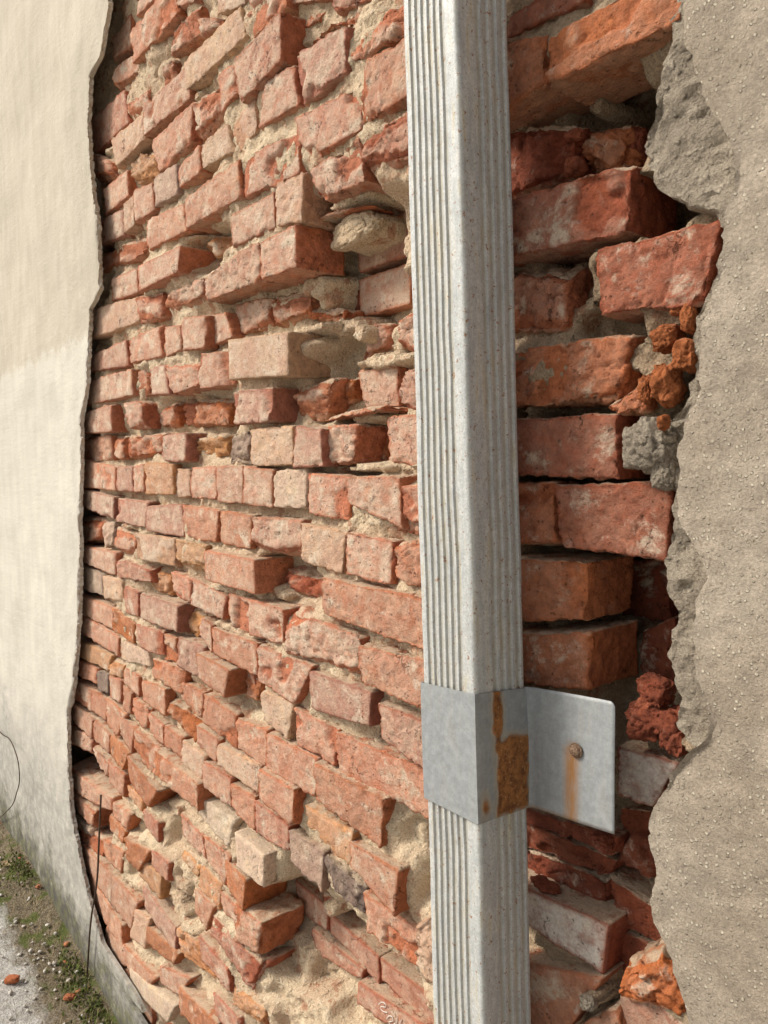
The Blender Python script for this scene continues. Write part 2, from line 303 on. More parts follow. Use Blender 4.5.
# crop  TL  TR  BR  BL (x y pairs)  depth_cm  tone  roughness
BRICKS = """
A 188 125 345 -60 365 55 205 235 0.5 o 1
A 120 250 235 180 245 250 130 340 2 o 2
A 340 110 440 10 450 120 345 210 1 p 2
A 445 70 530 60 540 100 450 135 0 o 2
A 360 -60 430 -110 440 0 365 30 1 p 2
A 525 -40 630 -100 630 15 532 50 0 w 1
A 400 235 610 30 628 140 410 345 0 w 1
A 238 405 398 262 418 375 245 515 0 p 1
A 125 540 235 435 240 530 140 640 0 w 1
A 80 430 165 350 180 470 90 560 2 r 1
A 170 370 250 330 262 420 182 460 1.5 p 3
A 305 270 350 220 357 280 310 335 1 p 2
A 360 205 430 130 440 185 352 250 2.5 o 3
A 632 0 770 -110 775 20 640 138 0 p 1
A 525 290 586 245 606 340 540 430 0 p 1
A 590 235 760 45 764 228 615 385 -1.5 p 1
A 270 545 430 400 420 540 300 660 0 p 1
A 434 398 520 322 535 430 442 540 0 p 2
A 465 555 560 475 585 580 465 645 0 w 1
A 380 640 455 560 460 660 380 720 0 p 1
A 45 590 115 610 130 680 70 690 0.5 o 3
A 190 610 290 560 290 690 197 700 1.2 t 3
A 232 -30 330 -130 345 -70 215 60 0.6 r 1
X 112 40 130 15 130 45 112 60 2.5 r 1
X 183 199 238 161 240 197 185 227 -1.2 p 1
X 240 160 294 133 298 172 242 197 -1.2 p 1
X 264 82 292 66 298 104 257 127 -0.5 p 1
X 230 125 254 99 256 130 238 151 0 w 1
B 265 65 370 20 330 80 290 115 3 o 2
B 290 140 400 60 420 100 300 180 2 p 3
B 400 70 500 10 480 90 402 105 1 o 3
B 385 -60 520 -120 530 -10 395 40 2 r 2
B 200 -60 370 -130 370 -10 215 20 2 r 1
B 245 215 438 98 438 268 265 390 -1.2 m 1
B 440 130 640 -20 650 120 450 260 -0.5 r 3
B 500 245 665 150 665 370 500 470 -1.2 o 1
B 248 455 490 335 500 490 275 620 -0.8 p 1
B 500 510 668 410 668 600 505 660 -1.2 r 2
B 300 655 490 540 510 690 350 760 -0.6 p 1
D 168 62 280 10 275 190 175 210 -0.8 w 1
D 300 30 345 60 350 110 325 100 0.5 r 2
D 0 175 165 90 168 220 10 290 -0.5 p 1
D 115 280 245 210 250 370 120 415 -1 p 1
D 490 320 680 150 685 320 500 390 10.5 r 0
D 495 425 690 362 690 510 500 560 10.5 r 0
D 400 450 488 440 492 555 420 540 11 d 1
X 228 341 287 333 288 374 229 378 -1.2 w 0
D 10 520 150 495 140 600 30 640 4 r 2
D 160 480 280 460 290 570 165 600 4 p 3
D 285 520 410 530 410 590 290 580 5 o 3
D 520 600 610 590 600 690 490 730 9 r 2
D 640 560 695 530 697 700 645 690 6 p 2
D 330 190 400 170 520 130 340 170 2 o 2
C 468 385 686 272 692 420 480 502 -0.6 p 2
C 88 75 180 0 185 95 95 170 1 p 1
C 205 85 272 50 283 150 208 200 0 p 1
C 278 30 370 -20 374 90 287 135 0 g 1
C 255 195 390 130 400 230 268 305 0 p 1
C 110 180 160 150 163 250 115 270 1.2 m 1
C 165 130 203 100 205 210 167 240 0.5 w 1
C 150 290 245 250 250 330 150 375 1.5 o 3
C 100 320 148 290 150 370 105 390 2 o 2
C 222 370 385 295 375 390 225 460 -1.5 r 0
C 120 420 215 380 220 470 125 500 1 r 1
C 110 520 208 490 218 580 115 620 0.4 w 1
C 212 490 300 465 310 560 222 590 0.2 p 2
C 325 470 465 410 470 510 305 545 -0.3 p 3
C 470 260 575 225 585 330 500 340 4 t 3
C 320 605 386 598 388 690 325 715 0 p 1
C 390 575 475 560 475 680 393 690 -0.3 p 1
C 478 565 555 548 585 640 478 680 1.8 r 1
C 185 655 300 600 318 715 188 738 0.2 p 1
C 70 700 170 655 180 750 65 770 0.6 r 1
E 95 150 238 115 243 210 100 240 0.4 p 1
E 245 115 300 105 302 210 245 215 1.2 o 3
E 306 110 362 95 378 205 310 208 0 m 1
E 368 95 485 88 490 185 387 205 0 p 2
E 490 60 600 42 612 170 495 185 -0.4 p 1
E 90 270 155 250 160 350 95 355 0.2 p 1
E 195 245 270 235 275 335 225 340 0 p 2
E 278 240 305 240 305 335 278 338 2 r 2
E 330 240 410 235 395 330 335 335 4 o 3
E 415 230 475 225 465 330 420 330 5 r 3
E 480 230 605 220 610 325 470 330 3 O 2
E 615 205 760 185 765 310 620 320 -1.2 m 1
E 100 370 155 370 160 460 105 465 1.5 o 2
E 160 372 205 372 205 455 165 455 1.5 o 2
E 210 370 345 360 340 455 215 460 1.5 o 3
E 350 370 445 360 440 465 355 465 -0.5 m 1
E 460 385 585 360 590 465 470 460 1 t 3
E 590 370 690 340 690 480 600 475 0.6 g 3
E 695 345 845 335 850 475 700 482 -0.4 w 1
E 110 475 175 490 175 575 115 570 0.4 p 1
E 180 490 235 487 238 580 180 580 0 m 1
E 240 487 281 480 283 583 241 580 0 p 1
E 285 475 390 480 395 590 289 590 -0.3 t 1
E 395 500 455 497 460 600 397 600 0.5 w 1
E 463 495 557 488 559 610 466 605 0 r 1
E 562 488 659 488 659 630 563 615 0 p 1
E 663 490 775 500 775 640 664 630 0 p 1
E 110 590 168 605 170 690 110 665 0.2 m 1
E 173 612 300 625 285 720 176 695 0 m 1
E 298 640 423 635 433 755 298 730 0 m 1
E 428 640 574 655 560 775 436 755 0 o 1
E 578 660 695 680 690 800 575 780 0 o 1
E 70 580 105 590 108 640 75 640 1.6 r 2
F 485 120 640 105 645 250 520 255 7 r 1
F 645 130 700 115 702 260 655 250 4 r 2
F 235 170 380 150 350 300 240 310 2.6 p 3
F 380 150 465 140 465 230 370 270 6 O 3
F 355 290 540 250 550 275 350 310 1 p 2
F 242 335 345 345 350 480 245 485 -1 m 1
F 345 338 480 330 470 470 352 480 0.5 p 2
F 530 360 598 330 606 470 525 465 6 O 2
F 600 300 705 290 710 480 608 465 3 p 1
F 165 505 290 500 290 645 168 635 -0.3 W 1
F 297 515 445 530 450 690 300 665 -0.3 p 1
F 447 530 640 530 655 720 457 625 -0.8 r 1
F 648 570 715 560 718 700 658 690 -0.8 p 1
H 85 30 265 45 270 190 80 150 -0.3 p 2
H 660 0 718 10 718 100 640 90 0.5 p 2
G 60 30 115 35 118 120 75 130 1.2 o 3
G 122 45 155 45 160 135 127 143 0.6 W 2
G 165 70 245 90 248 170 175 165 0.6 r 2
G 250 95 395 110 390 215 255 185 -0.3 w 1
G 400 115 520 140 515 245 400 205 -0.3 t 2
G 518 160 700 195 705 320 522 265 -1.6 p 0
G 80 145 170 165 165 250 85 215 0.3 p 1
G 175 190 300 215 305 285 180 260 0 r 2
G 310 215 380 230 375 330 310 310 1.8 t 3
G 378 240 465 265 460 365 388 340 -0.2 r 2
G 466 265 595 330 580 420 462 365 0 p 1
G 82 230 120 250 122 330 85 315 0.5 g 1
G 125 255 195 270 200 350 128 340 0.2 w 1
G 205 295 260 320 263 415 207 390 0 r 1
G 264 325 412 370 410 470 268 415 -0.6 m 1
G 416 370 500 400 490 490 420 465 1.8 t 3
G 62 335 158 380 160 460 65 410 0.5 p 1
G 160 380 245 435 240 515 165 465 0 O 1
G 65 415 185 490 180 560 75 490 0.4 p 1
G 248 440 345 470 345 560 250 520 -0.6 r 1
G 350 475 405 495 400 590 352 570 0 o 1
G 409 490 510 530 485 645 406 590 -0.2 m 1
G 500 415 538 440 545 550 495 480 0 p 1
G 545 455 712 515 715 640 550 550 -0.4 m 1
G 487 555 605 618 588 718 492 645 -2 r 0
G 45 505 155 560 145 620 50 570 0.6 t 1
G 60 590 96 610 98 670 60 650 0.6 p 1
G 99 620 145 635 145 705 105 690 0.8 k 1
G 148 570 200 590 198 650 150 630 0.3 t 2
G 148 640 195 655 195 740 150 720 0.3 p 1
G 188 500 300 545 310 600 195 575 0.4 W 1
G 203 605 265 640 265 715 205 670 0.2 p 1
G 315 575 430 615 425 710 320 640 -0.6 r 1
G 270 655 365 690 365 790 275 730 -0.4 m 1
G 420 660 510 700 505 800 425 720 0 o 1
G 640 560 700 590 715 700 670 690 2.2 r 2
H 268 60 436 85 425 240 275 195 -1 w 1
H 440 90 620 125 615 285 450 245 -1 p 1
H 622 130 722 125 700 290 630 270 -1.5 o 2
H 205 220 345 240 345 345 205 310 4 r 3
H 350 265 725 345 690 520 352 395 -1.6 o 1
H -10 325 203 385 203 515 -5 450 -0.4 p 1
H 207 380 495 490 490 645 210 545 -1 p 2
H 495 525 700 575 738 765 498 655 -1.6 o 1
H 100 525 318 605 245 740 105 655 -0.8 p 1
H 55 640 100 655 105 740 60 715 1.6 r 2
J 305 10 540 90 530 215 310 145 -1 m 0
J 570 135 750 205 750 395 585 260 -1 r 1
J 540 95 575 130 570 215 535 210 1.2 r 3
J 115 85 245 125 215 265 125 190 -0.5 w 1
J 245 150 400 230 395 365 245 275 -0.6 p 1
J 410 240 760 400 760 580 425 390 -0.2 o 1
J 22 190 138 235 135 375 30 300 -0.5 p 1
J -5 190 18 200 22 300 0 290 0.2 r 1
J 141 245 330 345 320 485 140 380 -0.8 o 1
J -45 290 110 370 100 470 -45 365 -1 w 0
J 110 385 238 460 235 600 112 490 -1.8 o 1
J 0 440 95 490 98 620 0 530 -0.2 o 1
J 98 505 220 600 220 700 101 625 -0.2 r 1
J 315 360 585 500 580 680 330 500 -1.6 o 1
J 288 525 470 625 462 755 300 600 -1.8 t 1
P 418 75 605 185 590 345 425 165 -2.4 o 0
P 185 30 318 110 310 255 190 140 -0.2 g 1
P 320 125 470 245 465 360 340 250 -0.2 k 2
P -20 40 90 125 85 240 -15 160 -1.8 W 0
P 475 270 660 400 665 550 490 410 -0.4 o 1
P 670 400 750 350 750 630 670 540 -1.5 w 2
P 210 220 335 320 330 410 230 330 10 r 0
P 345 350 530 510 535 615 350 420 10 r 0
P 270 400 470 560 460 600 300 500 9 r 1
P 540 520 750 680 750 790 545 600 10 r 0
P 460 610 640 740 600 800 455 690 8 r 0
P 300 265 370 305 370 350 305 310 9 r 2
P -30 300 80 385 62 505 -30 440 -0.8 o 2
P 0 505 115 530 40 640 0 610 1 r 2
I 75 45 118 80 118 160 80 130 0.6 p 1
I 120 78 178 120 175 195 120 152 0.4 p 1
I 179 110 250 175 215 255 177 200 0.1 o 1
I 240 60 273 90 270 170 240 150 0 p 1
I 275 110 340 150 330 235 277 190 0 r 2
I 405 115 515 180 515 280 405 200 -0.2 O 3
I 553 95 668 175 668 300 550 200 -0.6 m 1
I 338 165 395 215 395 290 342 240 0 p 1
I 399 215 468 260 466 345 401 290 -0.2 m 1
I 468 275 550 330 540 430 467 355 -0.4 w 1
I 520 215 605 270 595 355 525 285 -0.2 o 1
I 230 180 283 225 270 320 230 240 0 p 1
I 273 225 380 300 350 395 277 300 -0.8 o 1
I 358 310 515 440 520 540 360 395 -2.2 p 1
I 545 350 650 420 650 530 548 445 -0.2 p 1
I 55 130 79 150 78 215 55 190 1 o 2
I 82 150 125 190 120 265 80 225 0.6 p 1
I 126 190 190 250 190 320 127 270 0 o 1
I 192 250 265 320 235 385 192 325 0 O 1
I 60 225 120 265 115 330 60 300 0.8 p 2
I 125 295 185 350 180 420 125 340 0.2 o 2
I 187 355 245 405 240 490 190 430 0 r 1
I 258 335 365 470 332 530 265 420 -1.4 O 1
I 255 430 315 490 310 560 260 500 0.3 t 2
I 60 380 118 430 120 520 65 460 0.8 p 3
I 122 440 190 490 200 550 125 520 0.4 p 2
I 195 510 270 555 250 620 200 570 0.3 r 2
I 320 540 375 590 375 670 325 600 -0.8 r 1
I 458 555 545 640 560 720 465 640 -0.6 p 1
I 548 642 655 715 630 830 562 730 -0.6 m 1
I 520 480 665 580 640 680 525 545 -0.4 W 1
I 75 490 123 540 120 610 80 560 0.6 p 2
I 185 555 250 620 240 670 190 620 0.2 O 1
I 70 575 110 610 108 660 75 630 1 W 2
K 85 20 150 70 150 140 95 100 0.8 o 3
K 165 60 240 110 230 190 175 130 0.2 o 1
K 243 55 340 110 295 185 247 120 -1 O 1
K 345 100 415 150 412 225 352 165 -1 r 1
K 310 135 385 200 380 290 310 200 -0.2 t 1
K 160 155 300 300 268 400 160 255 0 p 1
K 150 255 235 390 240 480 150 340 0 p 1
K 285 330 345 370 325 480 262 430 -0.3 w 1
K 318 240 440 400 440 490 322 320 -0.2 m 1
K 335 395 450 500 430 545 330 455 -0.6 O 1
K 460 90 538 150 520 230 465 170 0 t 2
K 540 160 620 240 610 335 525 235 0 t 1
K 512 250 590 320 560 410 515 335 -0.6 o 1
K 630 140 712 220 700 330 640 240 -1 O 0
K 615 265 710 350 705 420 620 335 -0.3 p 1
K 575 350 755 540 715 620 585 425 -0.7 r 1
K 450 400 525 470 590 640 450 485 -0.1 t 2
K 530 430 640 560 650 650 540 520 -0.2 r 1
K 228 450 370 590 342 620 232 535 -0.3 o 1
K 225 540 275 590 275 640 222 570 0 w 1
K 385 545 495 600 450 660 385 610 0.4 p 1
K 345 620 440 700 410 760 350 700 -0.8 W 0
K 275 590 345 690 350 800 285 670 0 p 1
K 455 630 600 770 600 860 460 730 -0.4 O 1
K 590 650 680 750 690 850 595 735 -0.2 r 1
K 655 610 790 720 760 800 665 690 0.6 t 2
K 230 640 290 720 300 800 235 710 0.6 p 2
L 5 50 240 -60 240 10 15 115 0.5 r 1
L 125 105 525 -110 515 55 130 240 -2.2 o 1
L 15 130 120 95 125 240 20 310 -0.4 o 1
L 25 365 210 350 200 500 30 570 3 d 2
L 20 580 78 570 82 740 25 750 0.5 o 2
L 230 350 350 335 380 480 235 480 5 o 3
L 80 560 360 470 360 660 90 725 -1.2 r 1
M 278 0 635 -85 575 150 285 185 -1.6 r 1
M 35 55 190 35 190 225 40 235 0.5 p 2
M 40 295 380 243 330 432 45 442 -0.6 o 2
M 290 450 440 360 420 460 310 475 -1.2 o 2
M 45 490 330 472 335 655 45 640 -1 r 1
N 45 10 150 10 158 180 50 180 -0.2 o 1
N 158 20 490 10 475 230 175 190 -1 r 1
N 55 228 235 240 230 405 60 400 -0.2 o 1
N 62 445 250 445 245 602 65 580 -0.5 o 1
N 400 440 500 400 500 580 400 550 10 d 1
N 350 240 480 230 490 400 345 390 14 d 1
O 335 20 510 70 440 195 335 155 1.5 V 1
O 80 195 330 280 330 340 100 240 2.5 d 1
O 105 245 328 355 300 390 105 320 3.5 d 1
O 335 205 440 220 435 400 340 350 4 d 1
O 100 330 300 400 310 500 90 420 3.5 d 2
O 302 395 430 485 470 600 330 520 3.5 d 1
O 85 430 310 535 290 665 85 530 0 V 0
O 85 640 290 690 190 830 88 830 -0.8 p 0
O 345 650 480 605 535 830 330 760 -1.8 O 3
O 320 540 460 600 385 650 325 690 3.5 d 1
O 210 830 330 765 350 850 230 880 -0.6 p 1
"""
TONE = {  # linear colour, film strength
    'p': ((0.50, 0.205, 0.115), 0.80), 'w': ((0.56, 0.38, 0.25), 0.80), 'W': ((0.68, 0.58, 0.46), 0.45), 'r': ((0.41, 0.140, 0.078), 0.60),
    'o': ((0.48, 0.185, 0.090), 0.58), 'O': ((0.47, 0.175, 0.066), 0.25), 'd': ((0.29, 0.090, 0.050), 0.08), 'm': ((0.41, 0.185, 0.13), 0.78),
    'V': ((0.36, 0.12, 0.07), 1.0), 't': ((0.55, 0.30, 0.14), 0.45), 'g': ((0.36, 0.28, 0.23), 0.60), 'k': ((0.17, 0.14, 0.125), 0.25)}

wall = empty('brick_wall', (-0.9, 0.1, 0.0), 'old brick wall with missing plaster, crumbling mortar and hollowed out bricks', 'wall')

PIPE_L, PIPE_R = 416, 519
bricks = []
for ln in BRICKS.strip().splitlines():
    t = ln.split(); c = t[0]; q = list(map(float, t[1:9])); d = float(t[9])/100; tone = t[10]; ro = int(t[11])
    pts = [px(c, q[2*i], q[2*i+1]) for i in range(4)]
    # bricks cut by the pipe's outline run on behind it
    tl, tr, br, bl = [list(p) for p in pts]
    if tr[0] > 398 and tr[0] < 440 and d < 0.09:
        for a, b in ((tl, tr), (bl, br)):
            e = 452+random.uniform(-4, 4) if d > -0.03 else 440
            s = (b[1]-a[1])/max(b[0]-a[0], 1); b[1] += s*(e-b[0])*0.9; b[0] = e
    ex = float(np.interp((tl[1]+bl[1])/2, [0, 75, 117, 220, 289, 350, 420, 540, 614, 712, 787, 862, 944, 1000], [112, 94, 90, 101, 102, 91, 85, 83, 82, 72, 74, 84, 105, 138]))
    if tl[0] < ex+17 and (tl[1] > 300 or random.random() < 0.4):
        for a, b in ((tr, tl), (br, bl)):
            e = ex-6; s = (b[1]-a[1])/min(b[0]-a[0], -1); b[1] += s*(e-b[0])*0.9; b[0] = min(e, b[0])
    if tl[0] > 498 and tl[0] < 537 and d < 0.06:
        for a, b in ((tr, tl), (br, bl)):
            e = 468+random.uniform(-4, 4)
            s = (b[1]-a[1])/min(b[0]-a[0], -1); b[1] += s*(e-b[0])*0.9; b[0] = e
    cx_ = sum(p[0] for p in (tl, tr, br, bl))/4; cy_ = sum(p[1] for p in (tl, tr, br, bl))/4
    wpx = max(abs(tr[0]-tl[0]), 8.0); hpx = max(abs(bl[1]-tl[1]), 8.0)
    kx = 1+2*min(1.3, 0.03*wpx)/wpx; ky = 1+2*min(1.9, 0.055*hpx)/hpx
    for a, b in ((tl, bl), (tr, br)):
        m_ = (a[1]+b[1])/2; a[1] = m_+(a[1]-m_)*ky; b[1] = m_+(b[1]-m_)*ky
    for a, b in ((tl, tr), (bl, br)):
        mx = (a[0]+b[0])/2; my = (a[1]+b[1])/2
        for p in (a, b): p[0] = mx+(p[0]-mx)*kx; p[1] = my+(p[1]-my)*kx
    W = [onY(p[0], p[1], d) for p in (tl, tr, br, bl)]
    bricks.append(dict(W=np.array(W), P=np.array([tl, tr, br, bl]), d=d, tone=tone, ro=ro))

def build_brick(i, b, thick=None):
    W = b['W']; c = W.mean(0)
    wid = (np.linalg.norm(W[1]-W[0])+np.linalg.norm(W[2]-W[3]))/2; hei = (np.linalg.norm(W[3]-W[0])+np.linalg.norm(W[2]-W[1]))/2
    if thick is None: thick = 0.10 if b['d'] < 0.015 else 0.07
    b['size'] = (wid, hei)
    pw = (np.linalg.norm(b['P'][1]-b['P'][0])+np.linalg.norm(b['P'][2]-b['P'][3]))/2; ph = (np.linalg.norm(b['P'][3]-b['P'][0])+np.linalg.norm(b['P'][2]-b['P'][1]))/2
    q = lambda v, lo, hi: int(min(hi, max(lo, 2*round(v/2))))
    step = 2.1
    nx = q(pw/step, 8, 56); nz = q(ph/step, 8, 34); ny = q(thick/wid*pw/step, 6, 26)
    P, Q = boxgrid(nx, ny, nz)
    h = np.array([wid/2, thick/2, hei/2])
    p = P*h
    ro = b['ro']
    r = min(hei*0.30, {0: 0.002, 1: 0.0028, 2: 0.0045, 3: 0.007}[ro])
    seed = 100+i*7
    off = np.array([i*1.37, i*0.71, i*2.11])
    core = np.clip(p, -(h-r), h-r); dv = p-core
    nl = np.linalg.norm(dv, axis=1, keepdims=True); nrm = dv/np.maximum(nl, 1e-9)
    p = core+nrm*r
    frontness = (P[:, 1] < -0.999) & True
    edge = np.minimum(h[0]-np.abs(p[:, 0]), h[2]-np.abs(p[:, 2]))
    wash = np.where(frontness, np.clip((edge-0.001)/0.005, 0, 1), np.clip(1-(p[:, 1]+h[1])/0.006, 0, 1)*0.35)
    # broken corners: cutting planes
    lr = random.Random(seed)
    ncut = {0: 1, 1: 3, 2: 6, 3: 10}[ro]
    for k in range(ncut):
        sx_, sz_ = lr.choice((-1, 1)), lr.choice((-1, 1))
        n = np.array([sx_*lr.uniform(0.25, 1), -lr.uniform(0.15, 1.1), sz_*lr.uniform(0.15, 1)]); n /= np.linalg.norm(n)
        corner = np.array([sx_*h[0], -h[1], sz_*h[2]])
        cut = {0: 0.003, 1: 0.0052, 2: 0.010, 3: 0.015}[ro]*lr.uniform(0.4, 1.3)
        if ro >= 2 and lr.random() < 0.4:
            corner = corner*np.array([lr.uniform(0, 1), 1, 1]); n[0] *= 0.12; n /= np.linalg.norm(n)
        dd = (p-corner)@n + cut
        dd = dd + 0.004*fbm(p+off, 90, 2, seed+k)
        m = dd > 0
        p[m] -= np.outer(dd[m], n)
        wash[m] *= np.clip(1-dd[m]/0.003, 0, 1)*0.7+0.1
    amp = {0: 0.0009, 1: 0.0018, 2: 0.0034, 3: 0.0048}[ro]
    rag = {0: 0.0012, 1: 0.0026, 2: 0.0036, 3: 0.0045}[ro]
    p[:, 0] += rag*fbm(p+off, 38, 3, seed+21, 0.65); p[:, 2] += rag*fbm(p+off, 42, 3, seed+22, 0.65)
    if ro >= 1 and lr.random() < (0.55 if b['P'][:, 0].mean() > 280 else 0.3):
        sp_ = fbm(p+off*1.3, 17, 3, seed+31, 0.55)+0.25*np.abs(p[:, 0]/h[0])**3
        m_ = np.clip((sp_-lr.uniform(0.10, 0.28))*9, 0, 1); m_ = m_*m_*(3-2*m_)*np.clip(1-(p[:, 1]+h[1])/0.012, 0, 1)
        p[:, 1] += m_*lr.uniform(0.003, 0.009); wash *= 1-0.9*m_
    nz1 = fbm(p+off, 28, 2, seed); nz2 = fbm(p+off, 95, 3, seed+5)
    dirn = np.where(nl > 1e-6, nrm, 0)
    disp = amp*1.0*nz1 + amp*1.3*nz2
    rg = np.abs(fbm(p+off, 55, 3, seed+9)); disp -= amp*1.2*np.clip(0.18-rg, 0, 1)/0.18*(ro > 0)
    # wear along arrises
    ar = np.clip(1-edge/0.012, 0, 1)*np.clip(1-(p[:, 1]+h[1])/0.02, 0, 1)
    low = np.clip(0.5-0.5*p[:, 2]/h[2], 0, 1)
    disp -= ar*(0.0022+0.0030*low)*np.clip(0.15+1.7*fbm(p+off, 70, 4, seed+3, 0.65), 0, 1.3)*(0.8+0.4*ro)
    p = p+dirn*disp[:, None]
    lim = h*1.02; p = np.clip(p, -lim, lim)
    # bilinear placement inside the traced outline
    s = (p[:, 0]/h[0]+1)/2; t = (p[:, 2]/h[2]+1)/2
    TL, TR, BR, BL = W
    X = (1-s)[:, None]*((1-t)[:, None]*BL+t[:, None]*TL)+s[:, None]*((1-t)[:, None]*BR+t[:, None]*TR)
    X[:, 1] = c[1]+h[1]+p[:, 1]
    tilt = lr.uniform(-0.03, 0.03); X[:, 1] += (X[:, 0]-c[0])*tilt
    loc = np.array([c[0], c[1]+h[1], c[2]])
    bedf = np.where(np.abs(P[:, 2]) > 0.999, np.clip((p[:, 1]+h[1])/0.006, 0, 1), 0.0)
    bedf = bedf*np.where(P[:, 2] < 0, 0.4, 1.0)
    o = mesh('brick', X, Q, M_BRICK, None, loc, True, {'wash': wash, 'bedface': bedf})
    tone = b['tone']; mx_, my_ = b['P'].mean(0)
    if tone in 'pmr' and mx_ < 260 and my_ > 640 and lr.random() < 0.5: tone = 'o'
    if tone in 'r' and mx_ < 400 and my_ < 600 and lr.random() < 0.5: tone = 'p'
    col, fs = TONE[tone]
    if my_ < 560 and mx_ < 430: fs = min(1, fs*1.15)
    if mx_ > 490 and tone not in 'VW':   # raw, less dusty clay, also painted darker for the weaker light here
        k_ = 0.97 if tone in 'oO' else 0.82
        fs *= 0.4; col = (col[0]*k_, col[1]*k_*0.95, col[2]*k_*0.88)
    v = lr.uniform(0.86, 1.12); g = lr.uniform(0.93, 1.07)
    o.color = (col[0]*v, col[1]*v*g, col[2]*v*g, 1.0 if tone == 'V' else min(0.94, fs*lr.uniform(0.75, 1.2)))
    setparent(o, wall)
    return o
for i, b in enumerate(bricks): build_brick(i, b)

# ------------------------------------------------------------------ mortar bed: relief that follows the bricks' depths, deeper in the hollows
LUMPS = [  # crop x y rx ry depth tone
    ('D', 490, 235, 95, 62, 5.5, 'mortar'), ('D', 320, 445, 62, 55, 4.5, 'mortar'), ('D', 360, 500, 35, 45, 6, 'mortar'), ('D', 450, 110, 110, 28, 2, 'mortar'), ('D', 305, 605, 65, 22, 2.5, 'mortar'),
    ('D', 430, 600, 55, 40, 6, 'mortar'), ('D', 490, 630, 25, 40, 6, 'mortar'), ('D', 600, 730, 90, 28, 5.5, 'mortar'), ('D', 640, 640, 30, 60, 7, 'mortar'),
    ('F', 560, 80, 90, 32, 6, 'mortar'), ('F', 500, 300, 60, 25, 3, 'mortar'), ('F', 510, 410, 35, 60, 4, 'mortar'), ('F', 520, 490, 140, 20, 1.2, 'mortar'), ('F', 40, 145, 35, 14, 1, 'mortar'), ('F', 115, 148, 30, 16, 1, 'mortar'),
    ('C', 400, 265, 40, 22, 1.5, 'mortar'), ('C', 260, 465, 25, 14, 0, 'mortar'), ('C', 350, 730, 35, 15, 0.2, 'mortar'), ('C', 230, 745, 22, 13, 0.2, 'mortar'), ('C', 520, 200, 40, 22, 2, 'mortar'),
    ('A', 250, 290, 45, 40, 2, 'mortar'), ('A', 440, 365, 16, 16, 0.5, 'mortar'), ('A', 100, 580, 20, 14, 1.0, 'mortar'),
    ('G', 210, 60, 24, 16, 0.3, 'mortar'), ('G', 570, 165, 50, 14, 0.3, 'mortar'), ('G', 600, 310, 75, 14, 0.2, 'mortar'), ('G', 620, 460, 95, 20, 0.3, 'mortar'), ('G', 290, 600, 22, 30, 1.5, 'mortar'),
    ('H', 420, 190, 14, 45, 0, 'mortar'), ('H', 440, 275, 90, 18, 0.3, 'mortar'), ('H', 160, 320, 60, 30, 2.2, 'mortar'), ('H', 550, 505, 55, 26, 0.4, 'mortar'), ('H', 45, 480, 50, 18, 0.3, 'mortar'), ('H', 150, 515, 30, 14, 0.5, 'mortar'),
    ('J', 560, 120, 28, 14, 0.5, 'mortar'), ('J', 380, 375, 40, 18, 0.2, 'mortar'), ('J', 480, 450, 60, 14, 0.2, 'mortar'), ('J', 670, 610, 80, 62, 2.4, 'mortar'), ('J', 50, 120, 60, 45, 3, 'mortar'), ('J', 85, 340, 30, 16, 0.2, 'mortar'),
    ('P', 210, 510, 75, 65, 6.5, 'mortar'), ('P', 250, 700, 130, 85, 5, 'mortar'), ('P', 335, 330, 26, 28, 7.5, 'mortar'), ('P', 80, 620, 60, 60, 3, 'mortar'),
    ('K', 445, 225, 45, 28, 0.4, 'mortar'), ('K', 450, 310, 42, 34, 1.0, 'mortar'), ('K', 425, 90, 30, 26, 1.5, 'mortar'), ('K', 480, 400, 40, 22, 0.4, 'mortar'), ('K', 735, 390, 30, 36, 0.8, 'mortar'), ('K', 610, 380, 20, 30, 0.2, 'mortar'),
    ('I', 430, 530, 32, 26, 2, 'mortar'), ('I', 100, 350, 25, 20, 1, 'mortar'),
    ('M', 265, 165, 40, 80, 4.2, 'grey'), ('M', 440, 560, 80, 85, -1.6, 'grey'), ('M', 395, 530, 36, 26, -2.0, 'grey'), ('M', 75, 460, 30, 14, 0.3, 'grey'), ('M', 480, 640, 40, 55, -1.8, 'grey'), ('M', 430, 270, 26, 26, 1, 'mortar'), ('M', 455, 325, 20, 24, 0.4, 'mortar'),
    ('M', 480, 255, 36, 42, -0.6, 'O'), ('M', 540, 305, 38, 48, -1.4, 'O'), ('M', 482, 385, 42, 62, -1.6, 'O'), ('M', 422, 400, 20, 44, -1.8, 'O'), ('M', 545, 200, 22, 44, -0.8, 'O'), ('M', 470, 495, 13, 24, -3.6, 'O'), ('M', 515, 175, 24, 16, -0.4, 'O'),
    ('L', 265, 300, 34, 36, 5, 'grey'), ('L', 215, 480, 26, 26, 4, 'r'), ('L', 400, 420, 30, 50, 8, 'd'), ('L', 215, 390, 24, 18, 4, 'r'),
    ('N', 450, 600, 46, 42, 3, 'd'), ('N', 430, 690, 66, 56, 2.5, 'd'), ('N', 510, 720, 46, 70, 2, 'd'), ('N', 420, 640, 26, 24, 2, 'r'), ('N', 460, 10, 26, 14, -1, 'grey'),
    ('O', 255, 750, 22, 20, -1.6, 'grey'), ('O', 190, 620, 110, 45, 1, 'grey'), ('O', 545, 20, 40, 30, -1, 'mortar'), ('O', 130, 415, 40, 14, 1.5, 'd'), ('O', 300, 290, 30, 26, 2.5, 'd')]
